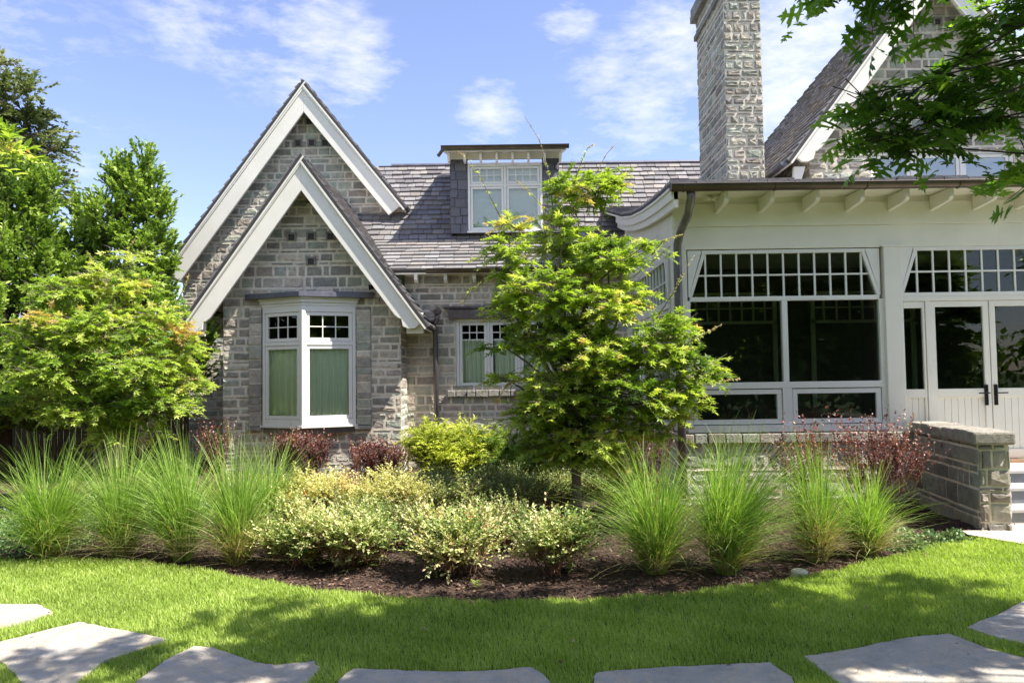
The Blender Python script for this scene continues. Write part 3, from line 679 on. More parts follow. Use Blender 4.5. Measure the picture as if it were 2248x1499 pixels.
for (a, c, o_) in ((zc1, zc1 + .09, .05), (zc1 + .42, zc1 + .62, .09), (ctop, ctop + .12, .10)):
    for y0 in np.arange(YC - o_, cyb + o_, .3):
        f = rr.uniform(.85, 1.15); mb.col = (.27 * f, .26 * f, .24 * f); mb.box(cx0 - o_, cx1 + o_, y0 + .004, min(y0 + .3, cyb + o_) - .004, a, c)
mb.build('chimney', [M['stone'], M['mortar']], H, fixn=False)
# ---- right gable
YRB = 12.0
rl = at(1745, 340, YRB); ra = at(2062, -95, YRB)
rs = (ra.z - rl.z) / (ra.x - rl.x); rxr = 2 * ra.x - rl.x
gwx0 = X(1778, 380, YR); gwx1 = 2 * ra.x - gwx0
uw = (X(1912, 380, YR), Z(2060, 430, YR), X(2228, 380, YR), Z(2060, 330, YR))
stone_wall('gable_wall', H, (0, YR, 0), (1, 0, 0), (0, -1, 0), [(gwx0, 3.6), (gwx1, 3.6), (gwx1, ra.z - (gwx1 - ra.x) * rs), (ra.x, ra.z - .1), (gwx0, ra.z - (ra.x - gwx0) * rs)], [uw], seed=61, thick=.2, tall=.85, wide=.75, bright=1.1)
stone_wall('side_wall', H, (gwx0, 18, 0), (0, -1, 0), (-1, 0, 0), [(0, 3.6), (18 - YR, 3.6), (18 - YR, ra.z - (ra.x - gwx0) * rs + .02), (0, ra.z - (ra.x - gwx0) * rs + .02)], seed=62)
pockets([(2020, 48), (2056, 50), (2090, 50), (2056, 97), (2060, -5)], YR, .045)
bargeboard(ra.x, ra.z, rl.x + .02, ra.z - (ra.x - rl.x - .02) * rs, YRB, .27)
bargeboard(ra.x, ra.z, rxr, rl.z, YRB, .27)
# left slope is hipped at the far end
ridge_y1 = 16.0
roof_plane('roof', H, (rl.x - .12, 18.6, rl.z - .1), (rl.x - .12, YRB - .04, rl.z - .1), (ra.x, YRB - .04, ra.z + .07), (ra.x, ridge_y1, ra.z + .07), exp=.16, seed=63, wmin=.12, wmax=.26, lift=.03)
roof_plane('roof', H, (rxr + .12, YRB - .04, rl.z - .1), (rxr + .12, 18.6, rl.z - .1), (ra.x, ridge_y1, ra.z + .07), (ra.x, YRB - .04, ra.z + .07), exp=.2, seed=64)
mb = MB(); half_gutter(mb, (rl.x - .16, YRB + .02, rl.z - .1), (rl.x - .16, 18.4, rl.z - .1), .07); mb.build('gutter', M['lead'], H)
mb = MB(); mb.prism([(rl.x + .0, rl.z - .34), (rl.x + .05, rl.z - .38), (rl.x + .13, rl.z - .38), (rl.x + .2, rl.z - .16), (rl.x + .02, rl.z - .16)], YRB + .1, YRB + .17); mb.build('rafter_tail', M['white'], H, bevel=.008)
window(H, (0, YR + .04, 0), UX, NF, uw[0] + .004, uw[2] - .004, uw[1] + .004, uw[3] - .004, [.8, 1, 1], name='upper_window', glass='glass_sky', label='white upper window under the right gable, mirroring the pale sky')
dark_box('interior', uw[0] - .1, uw[2] + .1, YR + .19, YR + 1.2, uw[1] - .1, uw[3] + .1)
mb = MB(); mb.box(uw[0] - .1, uw[2] + .1, YR - .06, YR + .0, uw[3] + .3, uw[3] + .36); mb.c = [(.12, .11, .11)] * len(mb.v); mb.build('lintel', M['stone'], H)

# ---- sunroom wing (front at YW)
WR = 9.0                                                # right end, outside the frame
zz = lambda py: Z(1720, py, YW)
z_sill, z_hop1, z_rail1, z_main1, z_tr0, z_tr1, z_beam, z_fr, z_soff = zz(938), zz(852), zz(838), zz(660), zz(650), zz(556), zz(546), zz(497), zz(468)
xa0, xa1 = X(1508, 740, YW), X(1942, 740, YW); xp0, xp1 = X(1943, 780, YW), X(1981, 780, YW)
f = MB()
f.box(WX, WR, YW - .02, YW + .2, z_beam, z_fr); f.box(WX - .01, WR, YW - .045, YW + .2, z_fr + .0005, z_soff + .12)
f.box(WX, WX + .10, YW - .0195, YW + .2, z_sill - .0, z_beam); f.box(xp0, xp1, YW - .055, YW + .12, .55, z_beam - .0005)
f.box(xp0 - .03, xp1 + .03, YW - .065, YW + .1, z_beam + .0, z_beam + .02)
f.build('frame_beam', M['white'], H, bevel=.006)
# one glazed bay: trapezoid transom with muntins above two tall lights and two hopper sashes
def transom(parent, O, U, N, xa, xb, ta_, tb_, z0, z1, n, nm='transom_window', right_open=False):
    """xa..xb bottom, ta_..tb_ top of the trapezoid"""
    base = Vector(O) + Vector(U).normalized() * ((xa + xb) / 2) + Vector((0, 0, z0))
    w = empty(nm, base - parent.location); w.parent = parent
    m = MB().frame(O, U, N)
    t = .045
    m.prism([(xa - .03, z0 - t), (xb + .03, z0 - t), (xb + .03, z0), (xa - .03, z0)], -.06, .012)
    m.prism([(ta_ - t, z1), (tb_ + t, z1), (tb_ + t, z1 + t), (ta_ - t, z1 + t)], -.06, .012)
    m.prism([(xa - t, z0 + .0005), (xa, z0 + .0005), (ta_, z1 - .0005), (ta_ - t, z1 - .0005)], -.06, .0115)
    m.prism([(xb, z0 + .0005), (xb + t, z0 + .0005), (tb_ + t, z1 - .0005), (tb_, z1 - .0005)], -.06, .0115)
    # spandrels out to the posts
    m.prism([(xa - t, z0), (ta_ - t, z1 + t), (xa - t, z1 + t)], -.05, .0113) ; m.prism([(xb + t, z0), (xb + t, z1 + t), (tb_ + t, z1 + t)], -.05, .0113)
    zm = (z0 + z1) / 2; mb_ = .011
    edge = lambda z, side: (xa + (ta_ - xa) * (z - z0) / (z1 - z0)) if side == 0 else (xb + (tb_ - xb) * (z - z0) / (z1 - z0))
    m.box(edge(zm, 0), edge(zm, 1), -.035, -.005, zm - mb_, zm + mb_)
    pitch = (tb_ - ta_) / n; x0 = ta_
    xs = [ta_ + pitch * i for i in range(0, n + 1)]
    for x in xs:
        lo_ = z0; hi_ = z1
        m.box(x - mb_, x + mb_, -.0345, -.0045, lo_, hi_)
    m.build('muntin_frame', M['window_white'], w, bevel=.002)
    g = MB().frame(O, U, N); g.add([(xa, -.022, z0), (xb, -.022, z0), (tb_, -.022, z1), (ta_, -.022, z1)], [(0, 1, 2, 3)]); g.build('pane', M['glass'], w, fixn=False)
    return w
FO = (0, YW, 0)
transom(H, FO, UX, NF, X(1519, 645, YW), X(1924, 640, YW), X(1548, 557, YW), X(1890, 553, YW), z_tr0, z_tr1, 10)
transom(H, FO, UX, NF, X(1984, 640, YW), X(2398, 640, YW), X(2012, 553, YW), X(2370, 553, YW), z_tr0 + .02, z_tr1 + .01, 10)
pw = empty('picture_window', Vector(((xa0 + xa1) / 2, YW, z_sill)) - H.location); pw.parent = H
m = MB().frame(FO, UX, NF)
xm0, xm1 = X(1718, 750, YW), X(1730, 750, YW)
m.box(xa0, xa1, -.07, .014, z_main1 - .0, z_tr0 - .046); m.box(xa0, xa1, -.07, .014, z_hop1 - .0, z_rail1 + .0)
m.box(xa0, xa0 + .05, -.07, .0135, z_sill, z_tr0 - .05); m.box(xa1 - .06, xa1, -.07, .0135, z_sill, z_tr0 - .05)
m.box(xm0, xm1, -.07, .013, z_rail1, z_main1); m.box(xm0 - .02, xm1 + .03, -.07, .013, z_sill, z_hop1)
m.box(xa0 - .02, xa1, -.07, .05, z_sill - .05, z_sill + .035)
m.build('frame', M['window_white'], pw, bevel=.004)
cells = [(xa0 + .05, xm0 - .02, z_sill + .04, z_hop1 - .005), (xm1 + .03, xa1 - .06, z_sill + .04, z_hop1 - .005)]
m = MB().frame(FO, UX, NF)
for (a, b_, c, d) in cells:
    a += .008; b_ -= .008; c += .006; d -= .006; s = .058
    m.box(a, b_, -.04, .002, c, c + s); m.box(a, b_, -.04, .002, d - s, d); m.box(a, a + s, -.04, .0015, c + s, d - s); m.box(b_ - s, b_, -.04, .0015, c + s, d - s)
m.build('sash', M['window_white'], pw, bevel=.003)
for (a, b_, c, d) in [(xa0 + .05, xm0, z_rail1, z_main1), (xm1, xa1 - .06, z_rail1, z_main1)] + cells:
    g = MB().frame(FO, UX, NF); g.add([(a, -.03, c), (b_, -.03, c), (b_, -.03, d), (a, -.03, d)], [(0, 1, 2, 3)]); g.build('pane', M['glass'], pw, fixn=False)
# french doors with sidelight
zd = lambda py: Z(2100, py, YW)
door_top, z_floor = zd(660), zd(1008)
m = MB().frame(FO, UX, NF); m.box(xp1, WR, -.07, .012, door_top, z_tr0 - .026)
m.box(X(2035, 800, YW), X(2044, 800, YW), -.07, .0115, z_floor, door_top); m.box(X(2308, 800, YW), WR, -.07, .0115, z_floor, door_top); m.build('door_frame', M['white'], H, bevel=.004)
def door(px0, px1, nm, gtop, handle=None, st=.07):
    x0, x1 = X(px0, 800, YW) + .004, X(px1, 800, YW) - .004
    dd = empty(nm, Vector(((x0 + x1) / 2, YW, z_floor)) - H.location); dd.parent = H
    zg0, zg1 = zd(853), zd(gtop)
    m = MB().frame(FO, UX, NF); m.box(x0, x0 + st, -.05, 0, z_floor + .01, door_top - .004); m.box(x1 - st, x1, -.05, 0, z_floor + .01, door_top - .004)
    m.box(x0 + st, x1 - st, -.05, -.0005, zg1, door_top - .004); m.box(x0 + st, x1 - st, -.05, -.0005, zg0 - .10, zg0); m.box(x0 + st, x1 - st, -.05, -.0005, z_floor + .01, z_floor + .12)
    k = max(2, int((x1 - x0 - 2 * st) / .075)); 
    for i in range(k):
        a = x0 + st + (x1 - x0 - 2 * st) * i / k; b_ = x0 + st + (x1 - x0 - 2 * st) * (i + 1) / k; m.box(a + .0025, b_ - .0025, -.0295, -.022, z_floor + .12, zg0 - .10)
    m.box(x0 + st, x1 - st, -.045, -.03, z_floor + .12, zg0 - .10); m.box(x0 + st, x1 - st, -.0299, -.012, zg0 - .115, zg0 - .1001)
    m.build('door_panel', M['white'], dd, bevel=.004)
    g = MB().frame(FO, UX, NF); g.add([(x0 + st, -.025, zg0), (x1 - st, -.025, zg0), (x1 - st, -.025, zg1), (x0 + st, -.025, zg1)], [(0, 1, 2, 3)]); g.build('pane', M['glass'], dd, fixn=False)
    if handle:
        hx = X(handle, 868, YW); h = MB().frame(FO, UX, NF); h.box(hx - .022, hx + .022, .001, .012, zd(890), zd(845)); sgn = -1 if handle < 2170 else 1
        h.tube([(hx, .012, zd(863)), (hx, .055, zd(863))], .009, 8); h.tube([(hx - sgn * .02, .055, zd(863)), (hx + sgn * .12, .055, zd(863))], .008, 8); h.build('handle', M['black'], dd)
door(1982, 2035, 'sidelight', 675, st=.03); door(2044, 2175, 'french_door', 673, 2165); door(2176, 2308, 'french_door', 673, 2186)
m = MB(); m.box(xp1, WR, YW - .12, YW - .02, z_floor - .035, z_floor - .003); m.build('threshold', M['copper'], H)
# soffit, rafter tails, gutter
gz_, gy_ = Z(1860, 402, 9.0), 9.0
gxl = X(1472, 400, 9.0)
prof = [(9.02, gz_ + .03), (10, gz_ + .09), (11, gz_ + .18), (12, gz_ + .31), (13, gz_ + .5), (15.6, gz_ + 1.15)]
for i in range(5):
    (a, za), (b_, zb_) = prof[i], prof[i + 1]
    roof_plane('roof', H, (gxl, a, za), (WR, a, za), (WR, b_, zb_), (gxl, b_, zb_), exp=.25, seed=70 + i, thick=.04, wmin=.2, wmax=.34)
m = MB(); m.box(gxl + .14, WR, YW - .02, YW + .2, z_soff + .1, gz_ + .0)
m.add([(gxl + .1, 9.04, gz_ - .02), (WR, 9.04, gz_ - .02), (WR, YW, gz_ - .0), (gxl + .1, YW, gz_ - .0), (gxl + .1, 9.04, gz_ - .045), (WR, 9.04, gz_ - .045), (WR, YW, gz_ - .03), (gxl + .1, YW, gz_ - .03)], [(0, 1, 2, 3), (7, 6, 5, 4), (0, 4, 5, 1)])
m.build('soffit', M['white'], H)
for px in (1590, 1690, 1789, 1887, 1984, 2080, 2177, 2274):
    x = X(px, 440, 9.2); m = MB(); zt_ = gz_ - .046
    m.prism([(9.10, zt_), (9.10, zt_ - .105), (9.13, zt_ - .135), (9.18, zt_ - .145), (YW - .046, zt_ - .18), (YW - .046, zt_)], x - .026, x + .026, 'yz'); m.build('rafter_tail', M['white'], H, bevel=.006)
m = MB(); half_gutter(m, (gxl, gy_, gz_ + .0), (WR, gy_, gz_ - .0), .075, 12)
for px in (1500, 1700, 1900, 2103, 2300):
    x = X(px, 410, 9.0); m.tube([(x, gy_ - .078 * math.cos(a), gz_ - .078 * math.sin(a)) for a in np.linspace(0, math.pi, 9)], .008, 6)
m.build('gutter', M['bronze'], H, fixn=False)
dpx = X(1492, 700, 9.42)
pipe([(X(1516, 415, 9.05), 9.05, gz_ - .06), (X(1517, 430, 9.08), 9.08, gz_ - .14), (X(1510, 460, 9.2), 9.2, gz_ - .30), (X(1494, 490, 9.35), 9.36, gz_ - .48), (dpx, 9.45, gz_ - .62), (dpx, 9.46, gz_ - .8), (dpx, 9.46, 1.5), (dpx + .01, 9.46, .1)], .05, M['zinc'])
# small twin spotlight under the soffit
sp = at(1560, 435, 9.35)
m = MB(); m.tube([(sp.x - .02, 9.35, sp.z), (sp.x - .08, 9.3, sp.z - .015)], [.028, .035], 10); m.tube([(sp.x + .02, 9.35, sp.z), (sp.x + .06, 9.3, sp.z - .02)], [.028, .035], 10); m.tube([(sp.x, 9.36, sp.z - .01), (sp.x, 9.4, gz_ - .04)], .03, 10)
fo = m.build('floodlight', M['window_white'], None, label='small white twin floodlight under the sunroom eaves near the downpipe', cat='light')
# sunroom left side wall: boards, windows, curved fascia
SO = (WX, 0, 0); US, NS = (0, -1, 0), (-1, 0, 0)       # u = -Y
m = MB()
m.box(WX, WX + .16, YW + .2, YM, z_tr1 + .06, z_beam + .1)
m.box(WX - .02, WX + .15, YW - .021, YW + .14, .9, z_soff + .1)
m.box(WX, WX + .15, 13.3, YM, z_sill, z_tr1 + .06)
m.build('side_frame', M['white'], H, bevel=.005)
# diagonal boarding
m = MB().frame(SO, US, NS)
rr = random.Random(4); zl0, d_ = z_beam + .08, .13
def roof_z(y):
    for (a, za), (b_, zb_) in zip(prof[:-1], prof[1:]):
        if a <= y <= b_: return za + (zb_ - za) * (y - a) / (b_ - a)
    return prof[-1][1]
reg = [(-13.68, zl0), (-YW - .03, zl0), (-YW - .03, roof_z(YW) - .12), (-10.6, roof_z(10.6) - .12), (-13.68, roof_z(13.68) - .3)]
m.mi = 0
for i in range(-2, 60):
    a = -14.8 + i * d_
    q = clip_region([(a, zl0 - .1), (a + d_ - .016, zl0 - .1), (a + d_ - .016 + 1.4, zl0 + 1.4 - .1), (a + 1.4, zl0 + 1.4 - .1)], reg)
    if len(q) >= 3:
        k = len(q); m.add([(p[0], 0, p[1]) for p in q] + [(p[0], .022, p[1]) for p in q], [tuple(range(k)), tuple(range(2 * k - 1, k - 1, -1))] + [(i2, i2 + k, (i2 + 1) % k + k, (i2 + 1) % k) for i2 in range(k)])
k = len(reg); m.add([(p[0], -.1, p[1]) for p in reg] + [(p[0], .004, p[1]) for p in reg], [tuple(range(k)), tuple(range(2 * k - 1, k - 1, -1))] + [(i2, i2 + k, (i2 + 1) % k + k, (i2 + 1) % k) for i2 in range(k)])
m.build('side_boarding', M['white'], H)
m = MB()
ys = np.linspace(9.06, 13.9, 14)
for (x0, x1, dn, up) in ((WX - .10, WX - .05, .21, .07), (gxl + .02, WX - .051, .12, .065)):
    vs = []
    for y in ys:
        z = roof_z(y); q = dn; vs += [(x0, y, z - up), (x1, y, z - up), (x1, y, z - up - q), (x0, y, z - up - q)]
    fs = []
    for i in range(len(ys) - 1):
        for j in range(4): fs.append((i * 4 + j, i * 4 + (j + 1) % 4, (i + 1) * 4 + (j + 1) % 4, (i + 1) * 4 + j))
    fs += [(0, 1, 2, 3), tuple(len(vs) - 4 + j for j in range(4))]
    m.add(vs, fs)
m.build('curved_bargeboard', M['white'], H)
transom(H, (WX, 0, 0), US, NS, -13.25, -10.0, -13.05, -10.2, z_tr0, z_tr1, 12, nm='side_transom_window')
window(H, (WX, 0, 0), US, NS, -13.3, -9.85, z_sill, z_tr0 - .05, [1, 1, 1], name='side_window', label='tall side windows of the sunroom, half hidden by the maple')
stone_wall('side_wall', H, (WX + .0, YM, 0), (0, -1, 0), (-1, 0, 0), [(0, -.1), (YM - YW + .0, -.1), (YM - YW + .0, z_sill - .055), (0, z_sill - .055)], seed=65)
# stone base under the front windows, with a rough cap course
bx0, bx1 = WX - .0, X(2010, 940, YW)
zc = z_sill - .052
stone_wall('base_wall', H, (0, YW - .06, 0), (1, 0, 0), (0, -1, 0), [(bx0, -.1), (bx1, -.1), (bx1, zc - .13), (bx0, zc - .13)], seed=66, thick=.2)
m = MB().frame((0, YW - .06, 0), UX, NF); rr = random.Random(8); x = bx0
while x < bx1:
    w = rr.uniform(.14, .30); f_ = rr.uniform(.8, 1.1); m.col = tuple(c * f_ for c in rr.choice(STONES)); m.box(x + .005, x + w - .005, -.15, .05 + rr.uniform(-.012, .012), zc - .128, zc - .004 + rr.uniform(-.01, 0)); x += w
m.mi = 1; m.box(bx0 + .01, bx1, -.14, .02, zc - .127, zc - .016); m.build('cap_course', [M['stone'], M['mortar']], H, bevel=.012)
# interior of the sunroom
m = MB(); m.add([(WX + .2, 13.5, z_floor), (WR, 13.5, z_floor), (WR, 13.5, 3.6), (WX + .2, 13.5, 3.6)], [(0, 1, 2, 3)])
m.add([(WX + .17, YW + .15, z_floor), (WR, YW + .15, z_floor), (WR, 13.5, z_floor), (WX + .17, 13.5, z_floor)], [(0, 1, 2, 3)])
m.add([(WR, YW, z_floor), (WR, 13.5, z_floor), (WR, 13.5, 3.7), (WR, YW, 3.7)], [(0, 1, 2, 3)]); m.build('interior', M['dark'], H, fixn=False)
m = MB(); m.add([(WX + .17, YW + .1, 3.42), (WR, YW + .1, 3.42), (WR, 13.5, 3.42), (WX + .17, 13.5, 3.42)], [(0, 1, 2, 3)]); m.build('ceiling', M['ceil'], H, fixn=False)
m = MB(); 
for (a, b_) in ((3.0, 4.6), (5.2, 7.0)):
    m.box(a, b_, 13.4, 13.47, 2.95, 3.0); m.box(a, b_, 13.4, 13.47, 2.45, 2.5); m.box(a, a + .06, 13.4, 13.469, 1.0, 3.0); m.box(b_ - .06, b_, 13.4, 13.469, 1.0, 3.0)
    for i in range(1, 8): xx = a + (b_ - a) * i / 8; m.box(xx - .012, xx + .012, 13.41, 13.46, 2.5, 2.95)
    m.box(a, b_, 13.411, 13.461, 2.71, 2.735)
m.build('inner_window_frame', M['ceil'], H)

fc = at(2150, 600, 11.2); fan = empty('ceiling_fan', (fc.x, fc.y, 3.42), label='dark ceiling fan inside the sunroom, seen through the transom above the doors', cat='ceiling fan')
m = MB(); m.tube([(fc.x, fc.y, 3.42), (fc.x, fc.y, 3.1)], .02, 8); m.build('down_rod', M['black'], fan)
m = MB(); m.tube([(fc.x, fc.y, 3.12), (fc.x, fc.y, 3.08), (fc.x, fc.y, 2.98), (fc.x, fc.y, 2.95)], [.05, .10, .10, .04], 14); m.build('motor', M['black'], fan)
for i in range(5):
    a = i * 2 * math.pi / 5 + .3; m = MB().frame((fc.x, fc.y, 3.02), (math.cos(a), math.sin(a), 0), (-math.sin(a), math.cos(a), .15), (0, 0, 1)); m.prism([(.09, -.03), (.20, -.06), (.66, -.075), (.70, 0), (.66, .075), (.20, .06), (.09, .03)], 0, .012, 'xy'); m.build('blade', M['black'], fan)
# ================================================================== garden wall, steps, paving
lw = empty('garden_wall', (4.8, 8.5, 0), label='low rough stone garden wall with thick cap beside the porch steps', cat='wall')
P0 = Vector((bx1 - .08, YW - .10, 0)); P1 = Vector((X(2150, 1060, 7.75), 7.75, 0)); D = (P1 - P0); LL = D.length; D.normalize(); Nl = Vector((D.y, -D.x, 0)); Nl = -Nl if Nl.x > 0 else Nl
Tt = Vector((-Nl.x, -Nl.y, 0)); th = .28
mb = MB(); rr = random.Random(77); top = Z(2170, 975, 7.75)
mb.frame(P0, D, Nl); masonry(mb, [(0, -.1), (LL, -.1), (LL, top), (0, top)], (), rr, tall=1.2, wide=1.1, gap=.013, bright=.8)  # left face stones darkened to paint its shade
Pe = P1
mb.frame(Pe, Tt, D); masonry(mb, [(0, -.1), (th, -.1), (th, top), (0, top)], (), rr, tall=1.0, wide=.6, proud=.03, bright=1.0, gap=.012)
Pr = P1 + Tt * th
mb.frame(Pr, -D, Tt); masonry(mb, [(0, -.1), (LL, -.1), (LL, top), (0, top)], (), rr)
mb.frame(P0, D, Nl); mb.mi = 1; mb.box(0, LL, -th, 0, -.1, top - .002)
mb.build('wall_body', [M['stone'], M['mortar']], lw, fixn=False)
mb = MB().frame(P0, D, Nl); u = 0
while u < LL + .02:
    w = min(rr.uniform(.18, .42), LL + .06 - u); f_ = rr.uniform(.9, 1.2)
    mb.col = tuple(c * f_ for c in (.36, .33, .28)); mb.box(u + .004, u + w - .004, -th - .05 + rr.uniform(-.02, .02), .05 + rr.uniform(-.02, .02), top + rr.uniform(-.005, .0), top + .13 + rr.uniform(-.012, .012)); u += w
mb.build('wall_cap', M['stone'], lw, bevel=.025)
steps = empty('porch_steps', (6, 8.8, 0), label='grey stone steps with pale treads up to the french doors', cat='steps')
sx0 = Pr.x + .02; zs = [.165, .33, z_floor - .036]; ysf = [8.02, 8.38, 8.74]
for i in range(3):
    zlo = 0 if i == 0 else zs[i - 1]
    m = MB(); m.box(sx0 + .0 if i < 3 else sx0, WR, ysf[i] + .02, YW - .13 if i == 2 else YW - .13, zlo - .02 if i == 0 else zlo + .001, zs[i] - .035); m.build('riser', M['step'], steps, bevel=.004)
    m = MB(); m.box(sx0 - .0, WR, ysf[i], YW - .125 if i == 2 else ysf[i + 1] + .02, zs[i] - .0345, zs[i]); m.build('tread', M['tread'], steps, bevel=.005)

# ================================================================== ground, lawn, bed
def sheet(name, poly, z, mat, kind='structure', th=.0, **kw):
    mb = MB(); k = len(poly); mb.add([(p[0], p[1], z) for p in poly], [tuple(range(k))])
    o = mb.build(name, mat, None, fixn=False, kind=kind, **kw)
    import bmesh
    bm = bmesh.new(); bm.from_mesh(o.data); bmesh.ops.triangulate(bm, faces=bm.faces)
    for f in bm.faces:
        if f.normal.z < 0: f.normal_flip()
    bm.to_mesh(o.data); bm.free(); return o
sheet('ground', [(-600, -600), (600, -600), (600, 600), (-600, 600)], -.12, M['field'])
edge_px = [(-60, 1236), (0, 1232), (150, 1228), (300, 1235), (450, 1252), (560, 1275), (700, 1298), (850, 1312), (1000, 1322), (1150, 1323), (1300, 1318), (1450, 1308), (1600, 1292), (1750, 1272), (1850, 1250), (1950, 1225), (2050, 1200), (2140, 1184), (2200, 1190), (2300, 1205)]
EDGE = [(g.x, g.y) for g in (gp(*p) for p in edge_px)]
ex_ = np.array([e[0] for e in EDGE]); ey_ = np.array([e[1] for e in EDGE])
ox = np.argsort(ex_); ex_, ey_ = ex_[ox], ey_[ox]
def lawn_y(x): return np.interp(x, ex_, ey_)
def wob(x): return lawn_y(x) + .02 * np.sin(x * 9) + .015 * np.sin(x * 23 + 1) + .012 * np.sin(x * 51)
lx = np.linspace(-14, 12, 400)
poly = [(x, float(wob(x))) for x in lx] + [(12, -14), (-14, -14)]
mb = MB(); n = len(lx)
vs = [(x, float(wob(x)), 0) for x in lx] + [(x, float(wob(x)) + .012, -.04) for x in lx] + [(x, -14, 0) for x in lx]
mb.add(vs, [(i, i + 1, n + i + 1, n + i) for i in range(n - 1)] + [(2 * n + i, 2 * n + i + 1, i + 1, i) for i in range(n - 1)])
mb.build('lawn', M['turf'], None, kind='structure')
# mulch bed: a gently uneven sheet from the lawn edge to the walls
def bed_z(x, y): return -.03 + .05 * np.clip((y - wob(x)) / 1.0, 0, 1) + .018 * np.sin(x * 3.1 + y * 1.7) * np.clip(y - wob(x), 0, 1) + .012 * np.sin(x * 7.7 - y * 5.1) * np.clip((y - wob(x)) * 2, 0, 1)
gx_ = np.linspace(-13, 9, 240); ty = np.linspace(0, 1, 90) ** 1.5
mb = MB(); vs = []
for t in ty:
    for x in gx_:
        y = (1 - t) * (float(wob(x)) - .05) + t * 22
        vs.append((x, y, float(bed_z(x, y)) + random.uniform(-.006, .006)))
k = len(gx_); mb.add(vs, [(j * k + i, j * k + i + 1, (j + 1) * k + i + 1, (j + 1) * k + i) for j in range(len(ty) - 1) for i in range(k - 1)])
mb.build('mulch_bed', M['soil'], None, fixn=False, kind='structure')
pv = [gp(2150, 1178), gp(2196, 1165), gp(2196, 1150)]
sheet('paving', [(pv[0].x - .1, pv[0].y + .02), (pv[0].x + .25, float(wob(pv[0].x + .25)) - .1), (6.3, 7.0), (9, 6.9), (9, 8.1), (sx0 - .12, 8.1), (sx0 - .12, 7.72), (pv[0].x - .05, 7.72)], .022, M['paving'])

# ------------------------------------------------------------------ numpy mesh of many small leaves
def np_mesh(name, V, T, rnd, mat, parent=None, smooth=False, **kw):
    me = bpy.data.meshes.new(name); nv, nt_ = len(V), len(T)
    me.vertices.add(nv); me.vertices.foreach_set('co', V.astype(np.float32).ravel())
    me.loops.add(nt_ * 3); me.loops.foreach_set('vertex_index', T.astype(np.int32).ravel())
    me.polygons.add(nt_); me.polygons.foreach_set('loop_start', np.arange(0, nt_ * 3, 3, dtype=np.int32)); me.polygons.foreach_set('loop_total', np.full(nt_, 3, dtype=np.int32))
    if smooth: me.polygons.foreach_set('use_smooth', np.ones(nt_, dtype=bool))
    me.materials.append(mat); a = me.attributes.new('rnd', 'FLOAT', 'POINT'); a.data.foreach_set('value', rnd.astype(np.float32))
    me.update(); me.validate()
    return link(name, me, parent, **kw)
def unit(a): return a / (np.linalg.norm(a, axis=-1, keepdims=True) + 1e-9)
def star(lobes=5, width=.16):
    v = [(0, 0, 0)]; t = []
    angs = [-115, -58, 0, 58, 115] if lobes == 5 else [-140, -95, -45, 0, 45, 95, 140]
    lens = [.5, .85, 1.0, .85, .5] if lobes == 5 else [.4, .75, .95, 1.05, .95, .75, .4]
    for a, l in zip(angs, lens):
        a = R(a); dx, dy = math.sin(a), math.cos(a); px, py = dy, -dx; b = len(v)
        v += [(dx * l * .42 + px * width * l, dy * l * .42 + py * width * l, .0), (dx * l, dy * l, -.16 * l), (dx * l * .42 - px * width * l, dy * l * .42 - py * width * l, .0)]
        t += [(0, b + 2, b), (b, b + 2, b + 1)]
    return np.array(v, float), np.array(t)
def oval(w=.28, fold=.08, droop=.12):
    v = [(0, 0, 0), (-w, .4, fold), (0, .5, 0), (w, .4, fold), (0, 1, -droop), (-w * .8, .7, fold * .6), (w * .8, .7, fold * .6)]
    t = [(0, 2, 1), (0, 3, 2), (1, 2, 5), (2, 3, 6), (5, 2, 4), (2, 6, 4)]
    return np.array(v, float), np.array(t)
def diamond(w=.25, droop=.1):
    return np.array([(0, 0, 0), (-w, .45, .03), (w, .45, .03), (0, 1, -droop)], float), np.array([(0, 2, 1), (1, 2, 3)])
def oak_leaf():
    from mathutils.geometry import tessellate_polygon
    h = [(.018, 0), (.02, .10), (.05, .16), (.20, .15), (.33, .20), (.22, .27), (.08, .33), (.07, .41), (.20, .44), (.40, .44), (.52, .56), (.36, .58), (.30, .65), (.10, .60), (.08, .68), (.20, .74), (.37, .85), (.20, .85), (.15, .93), (.06, .88), (.07, .95)]
    o = h + [(0, 1.12)] + [(-x, y) for x, y in h[::-1]]
    t = tessellate_polygon([[Vector((x, y, 0)) for x, y in o]])
    return np.array([(x, y, -.35 * x * x - .12 * y * y) for x, y in o], float), np.array(t)
def place(tmpl, pos, d, nrm, size):
    tv, tt = tmpl; n = len(pos)
    d = unit(d); s = unit(np.cross(d, nrm)); u = np.cross(s, d)
    V = pos[:, None, :] + size[:, None, None] * (tv[None, :, 0:1] * s[:, None, :] + tv[None, :, 1:2] * d[:, None, :] + tv[None, :, 2:3] * u[:, None, :])
    T = tt[None] + (np.arange(n) * len(tv))[:, None, None]
    return V.reshape(-1, 3), T.reshape(-1, 3)
def leaves(name, tmpl, pos, d, nrm, size, rnd, mat, parent=None, **kw):
    V, T = place(tmpl, pos, d, nrm, size); return np_mesh(name, V, T, np.repeat(np.clip(rnd, 0, 1), len(tmpl[0])), mat, parent, **kw)
